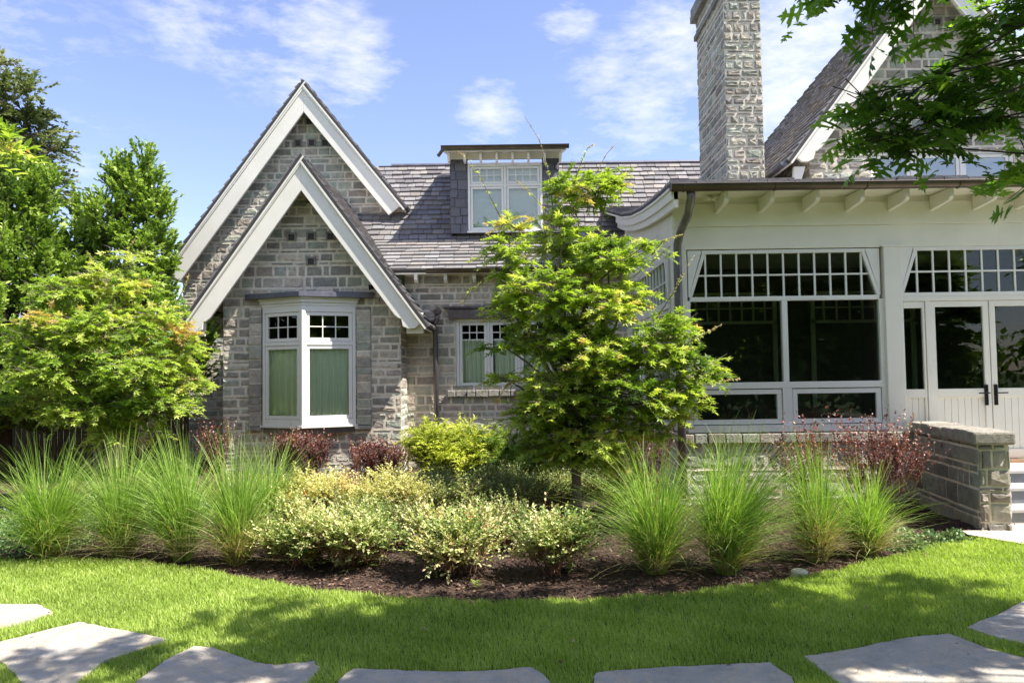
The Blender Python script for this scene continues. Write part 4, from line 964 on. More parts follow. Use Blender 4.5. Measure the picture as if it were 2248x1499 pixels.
def blob_sprays(blobs, dens, L, nleaf, lsz, rg, rise=.1, droop=.25, shell=.5, flat=.6, side=.75, spread=1.0, sizevar=.3, tone=.22, min_n=6, up=1.0, n_mul=1.0):
    """blobs: (x,y,z,rx,ry,rz). Sprays of leaves spread through each blob; returns leaf arrays and twig segments"""
    P, Dd, Nn, Sz, Rn, tw = [], [], [], [], [], []
    for (x, y, z, rx, ry, rz_) in blobs:
        vol = rx * ry * rz_ * 4.19; n = max(min_n, int(dens * n_mul * vol ** .8))
        q = unit(rg.normal(size=(n, 3))); r = rg.random(n) ** (1 / 3.0); r = shell + (1 - shell) * r; r *= rg.uniform(.75, 1.08, n)
        q = q * r[:, None]
        # lumpy: pull sprays to a few sub-centres so gaps open between them
        k = max(4, int(n / 16)); sc_ = unit(rg.normal(size=(k, 3))) * rg.uniform(.35, .95, (k, 1)); idx = np.argmin(((q[:, None] - sc_[None]) ** 2).sum(-1), 1)
        q = q * .62 + sc_[idx] * .38
        c = np.array([x, y, z]); rad = np.array([rx, ry, rz_]); p = c + q * rad
        out = unit(q * rad + np.array([0, 0, rise]) + rg.normal(size=(n, 3)) * .35 * spread * np.array([1, 1, .6]))
        out[:, 2] = out[:, 2] * flat + rise; out = unit(out); ll = L * rg.uniform(.6, 1.3, n); st = rg.normal(0, tone, k)[idx] + rg.normal(0, .10, n)
        t = (np.arange(nleaf) + .5) / nleaf; t = t[None, :, None] + rg.uniform(-.05, .05, (n, nleaf, 1))
        pos = p[:, None] + out[:, None] * t * ll[:, None, None]; pos[..., 2] -= droop * (t[..., 0] ** 2) * ll[:, None]
        sd = unit(np.cross(out, np.array([0, 0, 1.0]))); sgn = np.where(np.arange(nleaf) % 2 == 0, 1, -1)[None, :, None]
        dd = out[:, None] + sd[:, None] * sgn * side * rg.uniform(.5, 1.5, (n, nleaf, 1)) + rg.normal(size=(n, nleaf, 3)) * .3
        nn = np.array([0, 0, up]) + rg.normal(size=(n, nleaf, 3)) * .45 + out[:, None] * .25
        hgt = (q[:, 2:3] * .12)
        P.append(pos.reshape(-1, 3)); Dd.append(dd.reshape(-1, 3)); Nn.append(nn.reshape(-1, 3)); Sz.append((lsz * rg.uniform(1 - sizevar, 1 + sizevar, (n, nleaf))).ravel())
        Rn.append((.45 + st[:, None] + rg.normal(0, .13, (n, nleaf)) + .12 * t[..., 0]).ravel())
        tw += [(c * .0 + p[i] - out[i] * ll[i] * .5, p[i] + out[i] * ll[i] * .9) for i in range(n)]
    return np.concatenate(P), np.concatenate(Dd), np.concatenate(Nn), np.concatenate(Sz), np.concatenate(Rn), tw
def twigs_np(segs, r0, r1):
    A = np.array([s[0] for s in segs]); B = np.array([s[1] for s in segs]); d = unit(B - A); a = unit(np.cross(d, np.array([.3, .2, .93]))); b = np.cross(d, a)
    V = []
    for (P_, r) in ((A, r0), (B, r1)):
        for j in range(3): th_ = 2 * math.pi * j / 3; V.append(P_ + (a * math.cos(th_) + b * math.sin(th_)) * r)
    V = np.stack(V, 1); t = []
    for j in range(3): k = (j + 1) % 3; t += [(j, k, 3 + k), (j, 3 + k, 3 + j)]
    T = np.array(t)[None] + (np.arange(len(A)) * 6)[:, None, None]
    return V.reshape(-1, 3), T.reshape(-1, 3)
def B(px, py, Y, rw, rh, rd=None):
    c = at(px, py, Y); s = Y / F; return (c.x, Y, c.z, rw * s, (rd if rd else rw * s), rh * s)
def limb_path(a, b, rg, n=6, sag=.15):
    a, b = np.array(a, float), np.array(b, float); L = np.linalg.norm(b - a); out = []
    off = rg.normal(size=3) * L * .06
    for i in range(n + 1):
        t = i / n; p = a + (b - a) * t; p = p + off * math.sin(math.pi * t); p[2] += sag * L * math.sin(math.pi * t) * .4; out.append(tuple(p))
    return out
def tree(name, label, cat, base, fork_z, blobs, tmpl, mat, seed, bark='bark', trunk_r=.05, dens=60, L=.3, nleaf=10, lsz=.07, group=None, shoots=(), lean=(0, 0), foliage='crown', limb=1.0, **kw):
    rg = np.random.default_rng(seed); t = empty(name, base, label=label, cat=cat, group=group)
    m = MB(); top = (base[0] + lean[0], base[1] + lean[1], base[2] + fork_z)
    m.tube([(base[0], base[1], base[2] - .1), (base[0] + lean[0] * .2, base[1], base[2] + fork_z * .35), (base[0] + lean[0] * .6, base[1] + lean[1] * .6, base[2] + fork_z * .7), top], [trunk_r * 1.25, trunk_r * 1.0, trunk_r * .9, trunk_r * .75], 10)
    for b_ in blobs:
        lr = trunk_r * limb
        c = (b_[0], b_[1], b_[2]); tt = rg.uniform(0, .5); s = tuple(np.array(top) * (1 - tt * .3) + np.array([base[0], base[1], base[2] + fork_z * .6]) * tt * .3)
        m.tube(limb_path(s, c, rg), [lr * .55, lr * .48, lr * .4, lr * .32, lr * .25, lr * .18, lr * .1], 6)
        for j in range(3):
            e = np.array(c) + unit(rg.normal(size=3)) * np.array(b_[3:]) * .7; m.tube(limb_path(c, e, rg, 3), [lr * .18, lr * .14, lr * .1, lr * .05], 4)
    for s in shoots: m.tube(s, [.008, .006, .004, .003][:len(s)] + [.003] * max(0, len(s) - 4), 4)
    m.build('trunk', M[bark], t, smooth=True, fixn=False)
    P, D_, Nn, Sz, Rn, tw = blob_sprays(blobs, dens, L, nleaf, lsz, rg, **kw)
    for s in shoots:
        s = np.array(s); n = 26; tt = np.sort(rg.random(n)); seg = np.linspace(0, 1, len(s)); pos = np.stack([np.interp(tt, seg, s[:, i]) for i in range(3)], 1)
        P = np.concatenate([P, pos]); D_ = np.concatenate([D_, rg.normal(size=(n, 3)) + (s[-1] - s[0]) * .4]); Nn = np.concatenate([Nn, rg.normal(size=(n, 3)) * .5 + np.array([0, -.4, 1])]); Sz = np.concatenate([Sz, lsz * rg.uniform(.45, .85, n) * (1.15 - tt * .6)]); Rn = np.concatenate([Rn, .75 + tt * .35 + rg.normal(0, .08, n)])
    leaves(foliage, tmpl, P, D_, Nn, Sz, Rn, M[mat], t)
    V, T = twigs_np(tw, .004, .002); np_mesh('twigs', V, T, np.zeros(len(V)), M[bark], t)
    return t
STAR, STAR7, OVAL, DIA, OAK = star(5, .17), star(7, .12), oval(), diamond(), oak_leaf()

# ------------------------------------------------------------------ trees
# central Japanese maple
mb_ = gp(1267, 1150)
def YB_(*a): return B(*a)
cm = 8.4
cb = [(b[0], b[1], b[2] + .02, b[3] * .84, b[4] * .92, b[5] * .86) for b in [B(1118, 560, 8.3, 55, 100), B(1120, 690, 8.2, 60, 65), B(1275, 425, 8.6, 85, 58), B(1340, 405, 8.7, 45, 45), B(1225, 530, 8.5, 70, 60), B(1330, 570, 8.3, 95, 60), B(1190, 640, 8.0, 90, 65),
      B(1415, 545, 8.1, 38, 22), B(1310, 670, 8.1, 110, 70), B(1375, 650, 8.2, 55, 40), B(1215, 760, 8.2, 80, 60), B(1105, 765, 8.2, 60, 16), B(1110, 835, 8.2, 50, 14), B(1300, 780, 8.1, 120, 75), B(1440, 770, 8.0, 95, 70), B(1530, 810, 7.9, 68, 55),
      B(1240, 870, 8.2, 120, 70), B(1380, 870, 7.9, 110, 70), B(1500, 875, 7.9, 70, 45), B(1170, 915, 8.3, 70, 40), B(1215, 970, 8.3, 100, 55), B(1330, 970, 8.1, 110, 60), B(1450, 930, 8.0, 70, 45), B(1240, 1005, 8.3, 75, 32), B(1345, 1015, 8.2, 55, 28), B(1480, 720, 8.1, 40, 40)]]
def shoot(pts): return [tuple(at(*p)) for p in pts]
sh = [shoot([(1215, 470, 8.4), (1205, 380, 8.3), (1185, 310, 8.3), (1152, 255, 8.2)]), shoot([(1100, 480, 8.3), (1060, 400, 8.2), (1030, 350, 8.2), (1000, 330, 8.2)]), shoot([(1250, 430, 8.5), (1275, 360, 8.5), (1290, 325, 8.5), (1305, 315, 8.5)]),
      shoot([(1300, 430, 8.5), (1310, 380, 8.5), (1330, 340, 8.5), (1358, 310, 8.5)]), shoot([(1215, 480, 8.3), (1180, 440, 8.3), (1150, 410, 8.3), (1130, 395, 8.3)]), shoot([(1430, 560, 8.0), (1455, 530, 8), (1480, 520, 8), (1500, 515, 8)]),
      shoot([(1440, 700, 7.9), (1480, 640, 7.8), (1500, 600, 7.8), (1525, 560, 7.8)]), shoot([(1500, 760, 7.8), (1530, 740, 7.8), (1560, 725, 7.8), (1585, 712, 7.8)]), shoot([(1520, 840, 7.7), (1560, 845, 7.7), (1590, 835, 7.7), (1625, 832, 7.7)]), shoot([(1170, 800, 7.8), (1180, 850, 7.8), (1185, 890, 7.8), (1200, 930, 7.8)]), shoot([(1060, 620, 8.2), (1030, 640, 8.2), (1020, 660, 8.2), (1010, 668, 8.2)])]
tree('japanese_maple', 'slender green japanese maple with layered foliage standing before the sunroom corner', 'tree', tuple(mb_), 1.25, cb, STAR, 'maple', 101, trunk_r=.052, dens=640, L=.22, nleaf=10, lsz=.060, rise=.08, droop=.3, shell=.35, flat=.5, shoots=sh)
# left yellow-green maple
gb = gp(215, 1100)
YL = 10.2
lb = [(b[0], b[1], b[2] - .03, b[3] * .86, b[4] * .9, b[5] * .84) for b in [B(150, 640, YL, 80, 50), B(260, 620, YL, 90, 45), B(340, 690, YL, 75, 55), B(120, 720, YL - .2, 90, 60), B(230, 720, YL - .3, 110, 70), B(400, 750, YL, 70, 50), B(60, 790, YL, 70, 50), B(160, 810, YL - .4, 110, 60), B(300, 800, YL - .4, 110, 60),
      B(420, 830, YL, 50, 30), B(70, 880, YL, 80, 35), B(200, 890, YL - .4, 110, 45), B(330, 880, YL - .3, 90, 45), B(230, 950, YL - .4, 60, 35), B(340, 945, YL - .3, 30, 30), B(285, 575, YL, 25, 35)]]
sh = [shoot([(270, 600, YL), (275, 560, YL), (285, 540, YL), (300, 520, YL)]), shoot([(380, 680, YL), (400, 640, YL), (410, 620, YL), (415, 600, YL)]), shoot([(200, 610, YL), (195, 580, YL), (200, 565, YL), (190, 550, YL)])]
tree('japanese_maple', 'broad yellow-green japanese maple behind the left grasses', 'tree', (X(215, 1000, YL), YL, 0), .9, lb, STAR, 'maple_gold', 102, trunk_r=.06, dens=480, L=.28, nleaf=10, lsz=.066, rise=.08, droop=.35, shell=.35, flat=.45, shoots=sh)
# clipped-looking evergreens at the left
hb = [B(300, 420, 13.5, 65, 60), B(320, 370, 13.5, 22, 45), B(255, 400, 13.5, 35, 35), B(340, 470, 13.4, 40, 60), B(250, 500, 13.3, 70, 60), B(180, 540, 13.4, 60, 50), B(330, 560, 13.2, 65, 70), B(200, 630, 13.2, 80, 70), B(355, 620, 13.2, 40, 50), B(300, 680, 13.2, 90, 70), B(420, 760, 13.0, 55, 70), B(395, 850, 13.0, 60, 60), B(180, 760, 13.2, 120, 80), B(300, 820, 13.0, 110, 80), B(200, 900, 13.0, 140, 60), B(170, 470, 13.6, 25, 25)]
tree('evergreen_holly', 'pointed dark evergreen holly between the yellow-green maple and the gable', 'tree', (X(290, 1000, 13.3), 13.3, 0), 1.8, hb, OVAL, 'holly', 103, bark='bark_dark', trunk_r=.10, dens=300, L=.3, nleaf=18, lsz=.08, rise=.45, droop=.0, shell=.35, flat=.8, side=.5)
hb = [B(40, 480, 13.0, 80, 90), B(95, 430, 13.0, 40, 55), B(20, 400, 13, 50, 60), B(60, 600, 12.8, 100, 90), B(-60, 520, 13, 80, 120), B(30, 720, 12.6, 120, 90), B(-70, 700, 13, 80, 120), B(110, 560, 13, 40, 60), B(20, 850, 12.4, 120, 80), B(100, 900, 12.6, 100, 60), B(-60, 920, 12.5, 100, 70)]
tree('evergreen_holly', 'broad bright-topped evergreen holly at the left edge of the garden', 'tree', (X(10, 1000, 12.9), 12.9, 0), 1.8, hb, OVAL, 'holly', 104, bark='bark_dark', trunk_r=.11, dens=260, L=.34, nleaf=18, lsz=.085, rise=.5, droop=.0, shell=.35, flat=.8, side=.5, tone=.25)
# far live oak above them
ob = [B(20, 240, 24, 70, 60), B(60, 300, 24, 70, 50), B(110, 330, 24, 35, 28), B(10, 160, 24, 28, 24), B(-80, 300, 24, 90, 120), B(30, 400, 24, 100, 60), B(100, 400, 24, 25, 22), B(-20, 350, 23.5, 80, 60)]
tree('live_oak', 'grey-green live oak rising above the hollies at top left', 'tree', (X(-60, 900, 24), 24, 0), 5.5, ob, DIA, 'far_oak', 105, trunk_r=.28, dens=50, L=.8, nleaf=34, lsz=.15, rise=.15, droop=.2, shell=.3, flat=.6)
# branch of a chestnut-like tree at the left edge
pb2 = [B(12, 325, 11.5, 40, 26), B(-40, 340, 11.5, 50, 60), B(30, 350, 11.5, 28, 16)]
tree('young_laurel', 'yellow-green long-leaved tree tip poking up at the far left', 'tree', (X(-60, 900, 11.5), 11.5, 0), 2.6, pb2, oval(.16), 'maple_gold', 106, bark='bark_dark', limb=.4, trunk_r=.035, dens=70, L=.35, nleaf=9, lsz=.17, rise=.3, droop=.5)
# big oak overhead on the right: trunk outside the frame
oy = 4.6
ov = [(b[0] + .11, b[1], b[2] + .08, b[3] * .76, b[4] * .8, b[5] * .7) for b in [B(2160, 60, 4.6, 110, 80), B(2230, 200, 4.7, 90, 120), B(2080, 280, 4.6, 110, 60), B(1960, 290, 4.6, 95, 50), B(1870, 290, 4.6, 60, 50), B(1890, 340, 4.6, 50, 30), B(1990, 350, 4.6, 60, 22), B(2230, 370, 4.7, 30, 30), B(2180, 270, 4.8, 90, 55), B(2262, 400, 5.0, 30, 45), B(1840, -45, 4.5, 70, 18), B(2000, -75, 4.5, 100, 35), B(2120, 180, 4.7, 70, 60), B(1850, 240, 4.6, 20, 25), B(2290, 60, 4.6, 80, 120), B(1960, 330, 4.6, 60, 25), B(2150, 90, 4.5, 90, 60), B(2080, 150, 4.5, 50, 45), B(2010, 230, 4.6, 60, 40), B(1960, 5, 4.5, 60, 14), B(1790, 0, 4.5, 40, 12), B(1880, 8, 4.5, 50, 12)]]
otr = (7.4, 3.2, 0)
def crown_from_shadow():
    """overhead clumps: shade wanted on the lawn, pushed back along the sun's rays to crown height"""
    out = []
    sh_px = [(620, 1420, 4.6), (760, 1380, 4.8), (900, 1400, 5.0), (1050, 1370, 5.0), (1050, 1450, 4.6), (1130, 1390, 5.4), (960, 1440, 5.4), (1320, 1440, 5.4), (1480, 1400, 5.4), (1640, 1400, 5.4), (1230, 1400, 4.8), (1400, 1380, 5.0), (1400, 1470, 4.8), (1560, 1360, 5.0), (1560, 1430, 4.8), (1720, 1360, 4.8), (1750, 1440, 4.8), (1900, 1330, 5.2), (1900, 1400, 5.2), (2050, 1300, 5.2), (2060, 1380, 5.0), (2180, 1340, 5.0), (880, 1330, 4.9), (700, 1450, 5.2), (200, 1440, 5.6), (80, 1480, 5.2), (340, 1470, 5.4), (820, 1490, 5.0), (1250, 1490, 5.0), (560, 1350, 5.0), (1650, 1300, 4.8), (1980, 1290, 4.8), (1120, 1312, 5.2), (1400, 1300, 5.2), (1660, 1262, 5.4)]
    for i, (px, py, z) in enumerate(sh_px):
        g = gp(px, py); t = z / sun_dir.z; p = g + sun_dir * t
        r = (.58, .48, .52)[i % 3] if 1330 < py < 1480 and 640 < px < 2100 else .28; out.append((p.x, p.y, p.z, r * 1.15, r, r * .45))
    # unseen crown clumps added above and behind the viewer to cut sky fill
    rr = random.Random(5)
    for i in range(34): out.append((rr.uniform(-2.5, 8.5), rr.uniform(-6.5, .1), rr.uniform(5.2, 7.6), .95, .95, .35))
    return out
cs = crown_from_shadow()
# keep overhead clumps above the picture: raise along the sun ray when they would dip into the upper left or centre of view
def top_px(b):
    v = CAMR.transposed() @ (Vector((b[0], b[1], b[2] - b[5] * 1.6)) - Vector((0, 0, EYE)))
    return CX + F * v.x / -v.z, CY - F * v.y / -v.z
fixed = []
for b_ in cs:
    b_ = list(b_)
    for _ in range(60):
        if b_[1] <= 0.2: break
        qx, qy = top_px(b_)
        if qy < -30 or qx > 2500: break
        b_[0] += sun_dir.x * .1 / sun_dir.z; b_[1] += sun_dir.y * .1 / sun_dir.z; b_[2] += .1
    fixed.append(tuple(b_))
tree('red_oak', 'overhanging red oak with deeply lobed leaves at the upper right', 'tree', otr, 3.6, ov + fixed, OAK, 'oak', 107, bark='bark_dark', trunk_r=.17, dens=190, L=.26, nleaf=6, lsz=.125, rise=-.05, droop=.25, shell=.1, flat=.6, side=.9, tone=.28, limb=.22)
# trees across the garden, behind the camera (seen mirrored in the panes)
proto = None
for i, (x, y, s) in enumerate([(-9, -9, 1.0), (-3.5, -11, 1.15), (-14, 2, 1.1), (-16, 8, 1.2), (5.5, -15, 1.5), (-.5, -15, 1.45), (11, -14, 1.5), (2.5, -10, 1.05), (8, -11, 1.2), (14, -9, 1.1), (20, -4, 1.1)]):
    if proto is None:
        bl_ = [(0, 0, 3.2, 2.4, 2.2, 1.4), (-1.2, .5, 4.6, 1.8, 1.6, 1.2), (1.1, -.3, 4.9, 1.7, 1.6, 1.3), (0, 0, 6.0, 1.6, 1.5, 1.2), (0, 0, 1.6, 2.4, 2.0, .9)]
        bl_ = [(a + x, b_ + y, c, d, e, g) for (a, b_, c, d, e, g) in bl_]
        proto = tree('garden_tree', 'leafy green tree across the lawn, seen only mirrored in the sunroom glass', 'tree', (x, y, 0), 2.0, bl_, DIA, 'holly', 108, trunk_r=.16, dens=48, L=.8, nleaf=16, lsz=.26, rise=.1, droop=.2, shell=.3, group='trees across the lawn behind the camera')
    else:
        r_ = proto.copy(); C.objects.link(r_); r_.location = (x, y, 0); r_.scale = (s,) * 3; r_.rotation_euler.z = i * 1.3
        for ch in proto.children: c_ = ch.copy(); C.objects.link(c_); c_.parent = r_

rg = np.random.default_rng(404); k = 9000
hp = np.stack([rg.uniform(-22, 26, k), -7.6 + rg.normal(0, .35, k), 2.7 * rg.random(k) ** .8 * (1 + .12 * np.sin(rg.random(k) * 6))], -1)
leaves('hedge', DIA, hp, rg.normal(size=(k, 3)), rg.normal(size=(k, 3)) + np.array([0, .6, .5]), rg.uniform(.2, .42, k), rg.random(k), M['holly'], None, label='unseen green hedge added behind the camera to darken the pane reflections', cat='hedge')  # unseen hedge added so the panes mirror foliage, not pale field
# ------------------------------------------------------------------ shrubs
def shrub(name, label, px, py, Y, w, h, tmpl, mat, seed, dens=700, L=.14, nleaf=12, lsz=.02, n=None, group=None, bark='bark_red', lump=7, **kw):
    """centre pixel, depth, half width and half height in pixels"""
    rg = np.random.default_rng(seed); c = at(px, py, Y); s = Y / F; rx, rz_ = w * s, h * s
    base = (c.x, Y, float(bed_z(c.x, Y))); t = empty(name, base, label=label, cat='shrub', group=group)
    bl_ = [(c.x, Y, c.z - rz_ * .2, rx * .62, rx * .55, rz_ * .7)]
    for i in range(lump):
        a = 2 * math.pi * i / lump + rg.uniform(-.3, .3); e = rg.uniform(-.35, .8)
        bl_.append((c.x + math.cos(a) * rx * .55, Y + math.sin(a) * rx * .45, c.z + e * rz_ * .55, rx * rg.uniform(.35, .5), rx * .4, rz_ * rg.uniform(.35, .55)))
    P, D_, Nn, Sz, Rn, tw = blob_sprays(bl_, dens, L, nleaf, lsz, rg, **kw)
    Rn = Rn + rg.normal(0, .03)
    keep = P[:, 2] > .0; 
    leaves('foliage', tmpl, P[keep], D_[keep], Nn[keep], Sz[keep], Rn[keep], M[mat], t)
    m = MB()
    for b_ in bl_:
        m.tube(limb_path((base[0] + rg.uniform(-.04, .04), base[1] + rg.uniform(-.04, .04), base[2] - .05), b_[:3], rg, 4), [.011, .009, .007, .005, .003], 5)
    m.build('stems', M[bark], t, fixn=False)
    V, T = twigs_np(tw, .0022, .001); np_mesh('twigs', V, T, np.zeros(len(V)), M[bark], t)
    return t
G1 = 'variegated shrubs along the front of the bed'
fine = dict(rise=.35, droop=.0, flat=.85, side=.7, shell=.3, n_mul=2.0, spread=1.5)
shrub('variegated_shrub', 'wide cream-edged variegated shrub at the left end of the front row', 660, 1185, 6.75, 92, 78, OVAL, 'varieg', 201, dens=1300, lsz=.028, L=.19, nleaf=14, group=G1, **fine)
shrub('variegated_shrub', 'variegated shrub leaning over the soil, second from the left of the front row', 785, 1192, 6.6, 92, 76, OVAL, 'varieg', 202, dens=1200, lsz=.028, L=.19, nleaf=14, group=G1, **fine)
shrub('variegated_shrub', 'open pale-tipped variegated shrub left of the maple trunk', 1000, 1198, 6.35, 112, 76, OVAL, 'varieg', 203, dens=950, lsz=.030, L=.22, nleaf=13, group=G1, lump=8, **fine)
shrub('variegated_shrub', 'cream variegated shrub directly in front of the maple trunk', 1215, 1200, 6.3, 100, 68, OVAL, 'varieg', 204, dens=950, lsz=.030, L=.21, nleaf=13, group=G1, lump=8, **fine)
G2 = 'golden abelia shrubs behind the variegated row'
shrub('golden_shrub', 'bright golden shrub right of the left grasses', 700, 1108, 8.0, 98, 66, OVAL, 'yellow', 205, dens=1100, lsz=.026, L=.2, nleaf=14, group=G2, **fine)
shrub('golden_shrub', 'bright golden shrub with upright tips in the middle of the bed', 858, 1105, 7.9, 102, 70, OVAL, 'yellow', 206, dens=1100, lsz=.026, L=.2, nleaf=14, group=G2, **fine)
G3 = 'grey-green shrubs in the middle of the bed'
shrub('green_shrub', 'soft grey-green shrub right behind the leftmost variegated one', 690, 1172, 7.3, 105, 46, OVAL, 'sage', 207, dens=900, lsz=.023, L=.2, nleaf=13, group=G3, **fine)
shrub('green_shrub', 'soft grey-green shrub between the golden shrub and the open variegated one', 890, 1165, 7.2, 80, 48, OVAL, 'sage', 208, dens=900, lsz=.023, L=.2, nleaf=13, group=G3, **fine)
shrub('green_shrub', 'olive twiggy shrub in front of the golden cypress', 1005, 1105, 8.0, 80, 60, OVAL, 'sage', 209, dens=900, lsz=.024, L=.22, nleaf=13, group=G3, **fine)
shrub('green_shrub', 'shaded olive shrub left of the maple trunk', 1135, 1110, 8.2, 85, 62, OVAL, 'sage', 210, dens=900, lsz=.024, L=.22, nleaf=13, group=G3, **fine)
shrub('green_shrub', 'low dark shrub tucked behind the open variegated one', 1070, 1160, 7.4, 70, 42, OVAL, 'sage', 218, dens=800, lsz=.023, L=.2, nleaf=13, group=G3, **fine)
shrub('green_shrub', 'green shrub in shade between the two golden ones and the wall', 945, 1080, 8.9, 70, 45, OVAL, 'sage', 220, dens=800, lsz=.026, L=.22, nleaf=13, group=G3, **fine)
shrub('green_shrub', 'dark shrub under the left side of the maple crown', 1085, 1075, 9.0, 85, 52, OVAL, 'sage', 221, dens=800, lsz=.026, L=.22, nleaf=13, group=G3, **fine)
shrub('green_shrub', 'dark shrub directly behind the maple trunk', 1215, 1085, 9.2, 90, 55, OVAL, 'sage', 222, dens=800, lsz=.026, L=.22, nleaf=13, group=G3, **fine)
shrub('green_shrub', 'shrub added to deepen the shade between the maple trunk and the arching grass', 1350, 1080, 9.0, 80, 52, OVAL, 'sage', 223, dens=800, lsz=.026, L=.22, nleaf=13, group=G3, **fine)  # shrub added for the deep shade right of the trunk
shrub('green_shrub', 'grey-green shrub filling the gap above the second variegated one', 800, 1158, 7.25, 95, 55, OVAL, 'sage', 224, dens=900, lsz=.025, L=.22, nleaf=13, group=G3, **fine)
shrub('green_shrub', 'small olive shrub between the two right variegated shrubs', 1110, 1160, 7.2, 70, 50, OVAL, 'sage', 225, dens=900, lsz=.025, L=.22, nleaf=13, group=G3, **{**fine, 'n_mul': 1.6})
frond = diamond(.12, .25)
G4 = 'feathery cypress shrubs against the recessed wall'
shrub('golden_cypress', 'feathery bright yellow cypress at the foot of the downpipe', 985, 1010, 10.6, 92, 78, frond, 'cypress', 211, dens=900, lsz=.07, L=.28, nleaf=24, group=G4, rise=.25, droop=.15, flat=.6, side=.8, shell=.5)
shrub('golden_cypress', 'greener feathery cypress to the right of the bright yellow one', 1110, 1020, 10.8, 105, 82, frond, 'cypress_green', 212, dens=800, lsz=.07, L=.3, nleaf=24, group=G4, rise=.2, droop=.15, flat=.6, side=.8, shell=.5)
G5 = 'burgundy loropetalum and barberry shrubs by the walls'
burg = dict(rise=.6, droop=-.05, flat=1.0, side=.8, shell=.4)
shrub('burgundy_shrub', 'small dusky red shrub half hidden behind the left grasses', 470, 990, 10.5, 45, 45, OVAL, 'burgundy', 213, dens=240, lsz=.038, L=.32, nleaf=12, group=G5, **burg)
shrub('burgundy_shrub', 'dusky red shrub under the left part of the bay window', 665, 1010, 11.0, 75, 45, OVAL, 'burgundy', 214, dens=900, lsz=.036, L=.25, nleaf=14, group=G5, **burg)
shrub('burgundy_shrub', 'dusky red shrub at the right corner under the bay window', 830, 1018, 11.0, 72, 48, OVAL, 'burgundy', 215, dens=900, lsz=.036, L=.25, nleaf=14, group=G5, **burg)
shrub('burgundy_shrub', 'sparse dark red shrub in shade right of the maple', 1430, 1010, 8.8, 70, 75, OVAL, 'burgundy', 216, dens=230, lsz=.034, L=.3, nleaf=12, group=G5, **burg)
shrub('burgundy_shrub', 'tall red-tipped shrub against the sunroom base wall', 1765, 1040, 8.5, 75, 80, OVAL, 'burgundy', 217, dens=330, lsz=.034, L=.34, nleaf=13, group=G5, **burg)
shrub('burgundy_shrub', 'tallest red-tipped shrub beside the low garden wall', 1930, 1030, 8.4, 105, 95, OVAL, 'burgundy', 219, dens=330, lsz=.034, L=.38, nleaf=14, group=G5, **burg)
# ------------------------------------------------------------------ ornamental grasses
def grass_clump(label, px, py, Yh, w, seed, n=900, tan=.1, up=.8, group='fountain grasses'):
    """px, py = foot of the clump in the photograph, Yh = height (m), w = half spread (m)"""
    g = gp(px, py); rg = np.random.default_rng(seed); base = np.array([g.x, g.y, float(bed_z(g.x, g.y))])
    t = empty('fountain_grass', tuple(base), label=label, cat='ornamental grass', group=group)
    for part, cnt, wid, hs, rn0 in (('blades', int(n * .85), .0036, 1.0, .5), ('dry_blades', int(n * tan * 1.5), .0036, .5, .96)):
        seg = 9; a = rg.uniform(0, 2 * math.pi, cnt); q = rg.random(cnt) ** up
        r0 = .075 * np.sqrt(rg.random(cnt)); h = Yh * hs * rg.uniform(.45, 1.12, cnt) * (1 - .10 * q); sp = 1.04 * w * (.12 + q) * rg.uniform(.5, 1.35, cnt)
        wild = rg.random(cnt) < .12; h = np.where(wild, h * rg.uniform(.45, .9, cnt), h); sp = np.where(wild, sp * rg.uniform(1.1, 1.7, cnt), sp)
        t_ = np.linspace(0, 1, seg + 1)[None, :]; rad = r0[:, None] + sp[:, None] * (t_ * .22 + t_ ** 2.1 * .98)
        fall = (.12 + q * rg.uniform(.15, 1.15, cnt))[:, None]
        zz_ = h[:, None] * (t_ * 1.18 - fall * t_ ** 2.8 * .68)
        tw_ = a[:, None] + rg.normal(0, .45, (cnt, 1)) * t_ ** 1.5
        cur = rg.normal(0, .05, 2) * Yh
        cx_ = base[0] + np.cos(tw_) * rad + cur[0] * t_ ** 2 * 2; cy_ = base[1] + np.sin(tw_) * rad + cur[1] * t_ ** 2; cz_ = base[2] + np.maximum(zz_, .0)
        ctr = np.stack([cx_, cy_, cz_], -1); wd = wid * (1 - t_ ** 2 * .9) * rg.uniform(.6, 1.3, (cnt, 1))
        fa = rg.uniform(0, math.pi, cnt); sx = np.stack([np.cos(fa), np.sin(fa), np.zeros(cnt)], -1)[:, None]
        V = np.stack([ctr - sx * wd[..., None], ctr + sx * wd[..., None]], 2).reshape(cnt, -1, 3)
        tt = []
        for i in range(seg): tt += [(2 * i, 2 * i + 1, 2 * i + 3), (2 * i, 2 * i + 3, 2 * i + 2)]
        T = (np.array(tt)[None] + (np.arange(cnt) * (seg + 1) * 2)[:, None, None]).reshape(-1, 3)
        rn = np.repeat(np.clip(rn0 + rg.normal(0, .25 if rn0 < .9 else .02, cnt), 0, .9 if rn0 < .9 else 1), (seg + 1) * 2)
        np_mesh(part, V.reshape(-1, 3), T, rn, M['silver_grass'], t)
    return t
grass_clump('fountain grass at the far left edge of the bed, one of the tallest', 105, 1225, 1.07, .60, 301, 1500, up=.7)
grass_clump('narrow-footed fountain grass, second from the left edge', 265, 1222, 1.06, .46, 302, 1150, .2, up=.9)
grass_clump('dense green fountain grass, third from the left edge', 400, 1225, 1.04, .44, 303, 1500, .12, up=1.0)
grass_clump('fountain grass with straw-coloured foot beside the variegated shrub', 520, 1235, 1.09, .42, 304, 1050, .45, up=1.0)
grass_clump('small fountain grass half hidden behind the straw-footed one', 590, 1180, 1.0, .45, 305, 700, .15)
G6 = 'fountain grasses'
grass_clump('dark arching fountain grass just right of the maple trunk', 1440, 1262, .98, .55, 306, 1250, .15, up=.75)
grass_clump('tall bright fountain grass in front of the sunroom window', 1595, 1255, 1.12, .60, 307, 1700, up=.85)
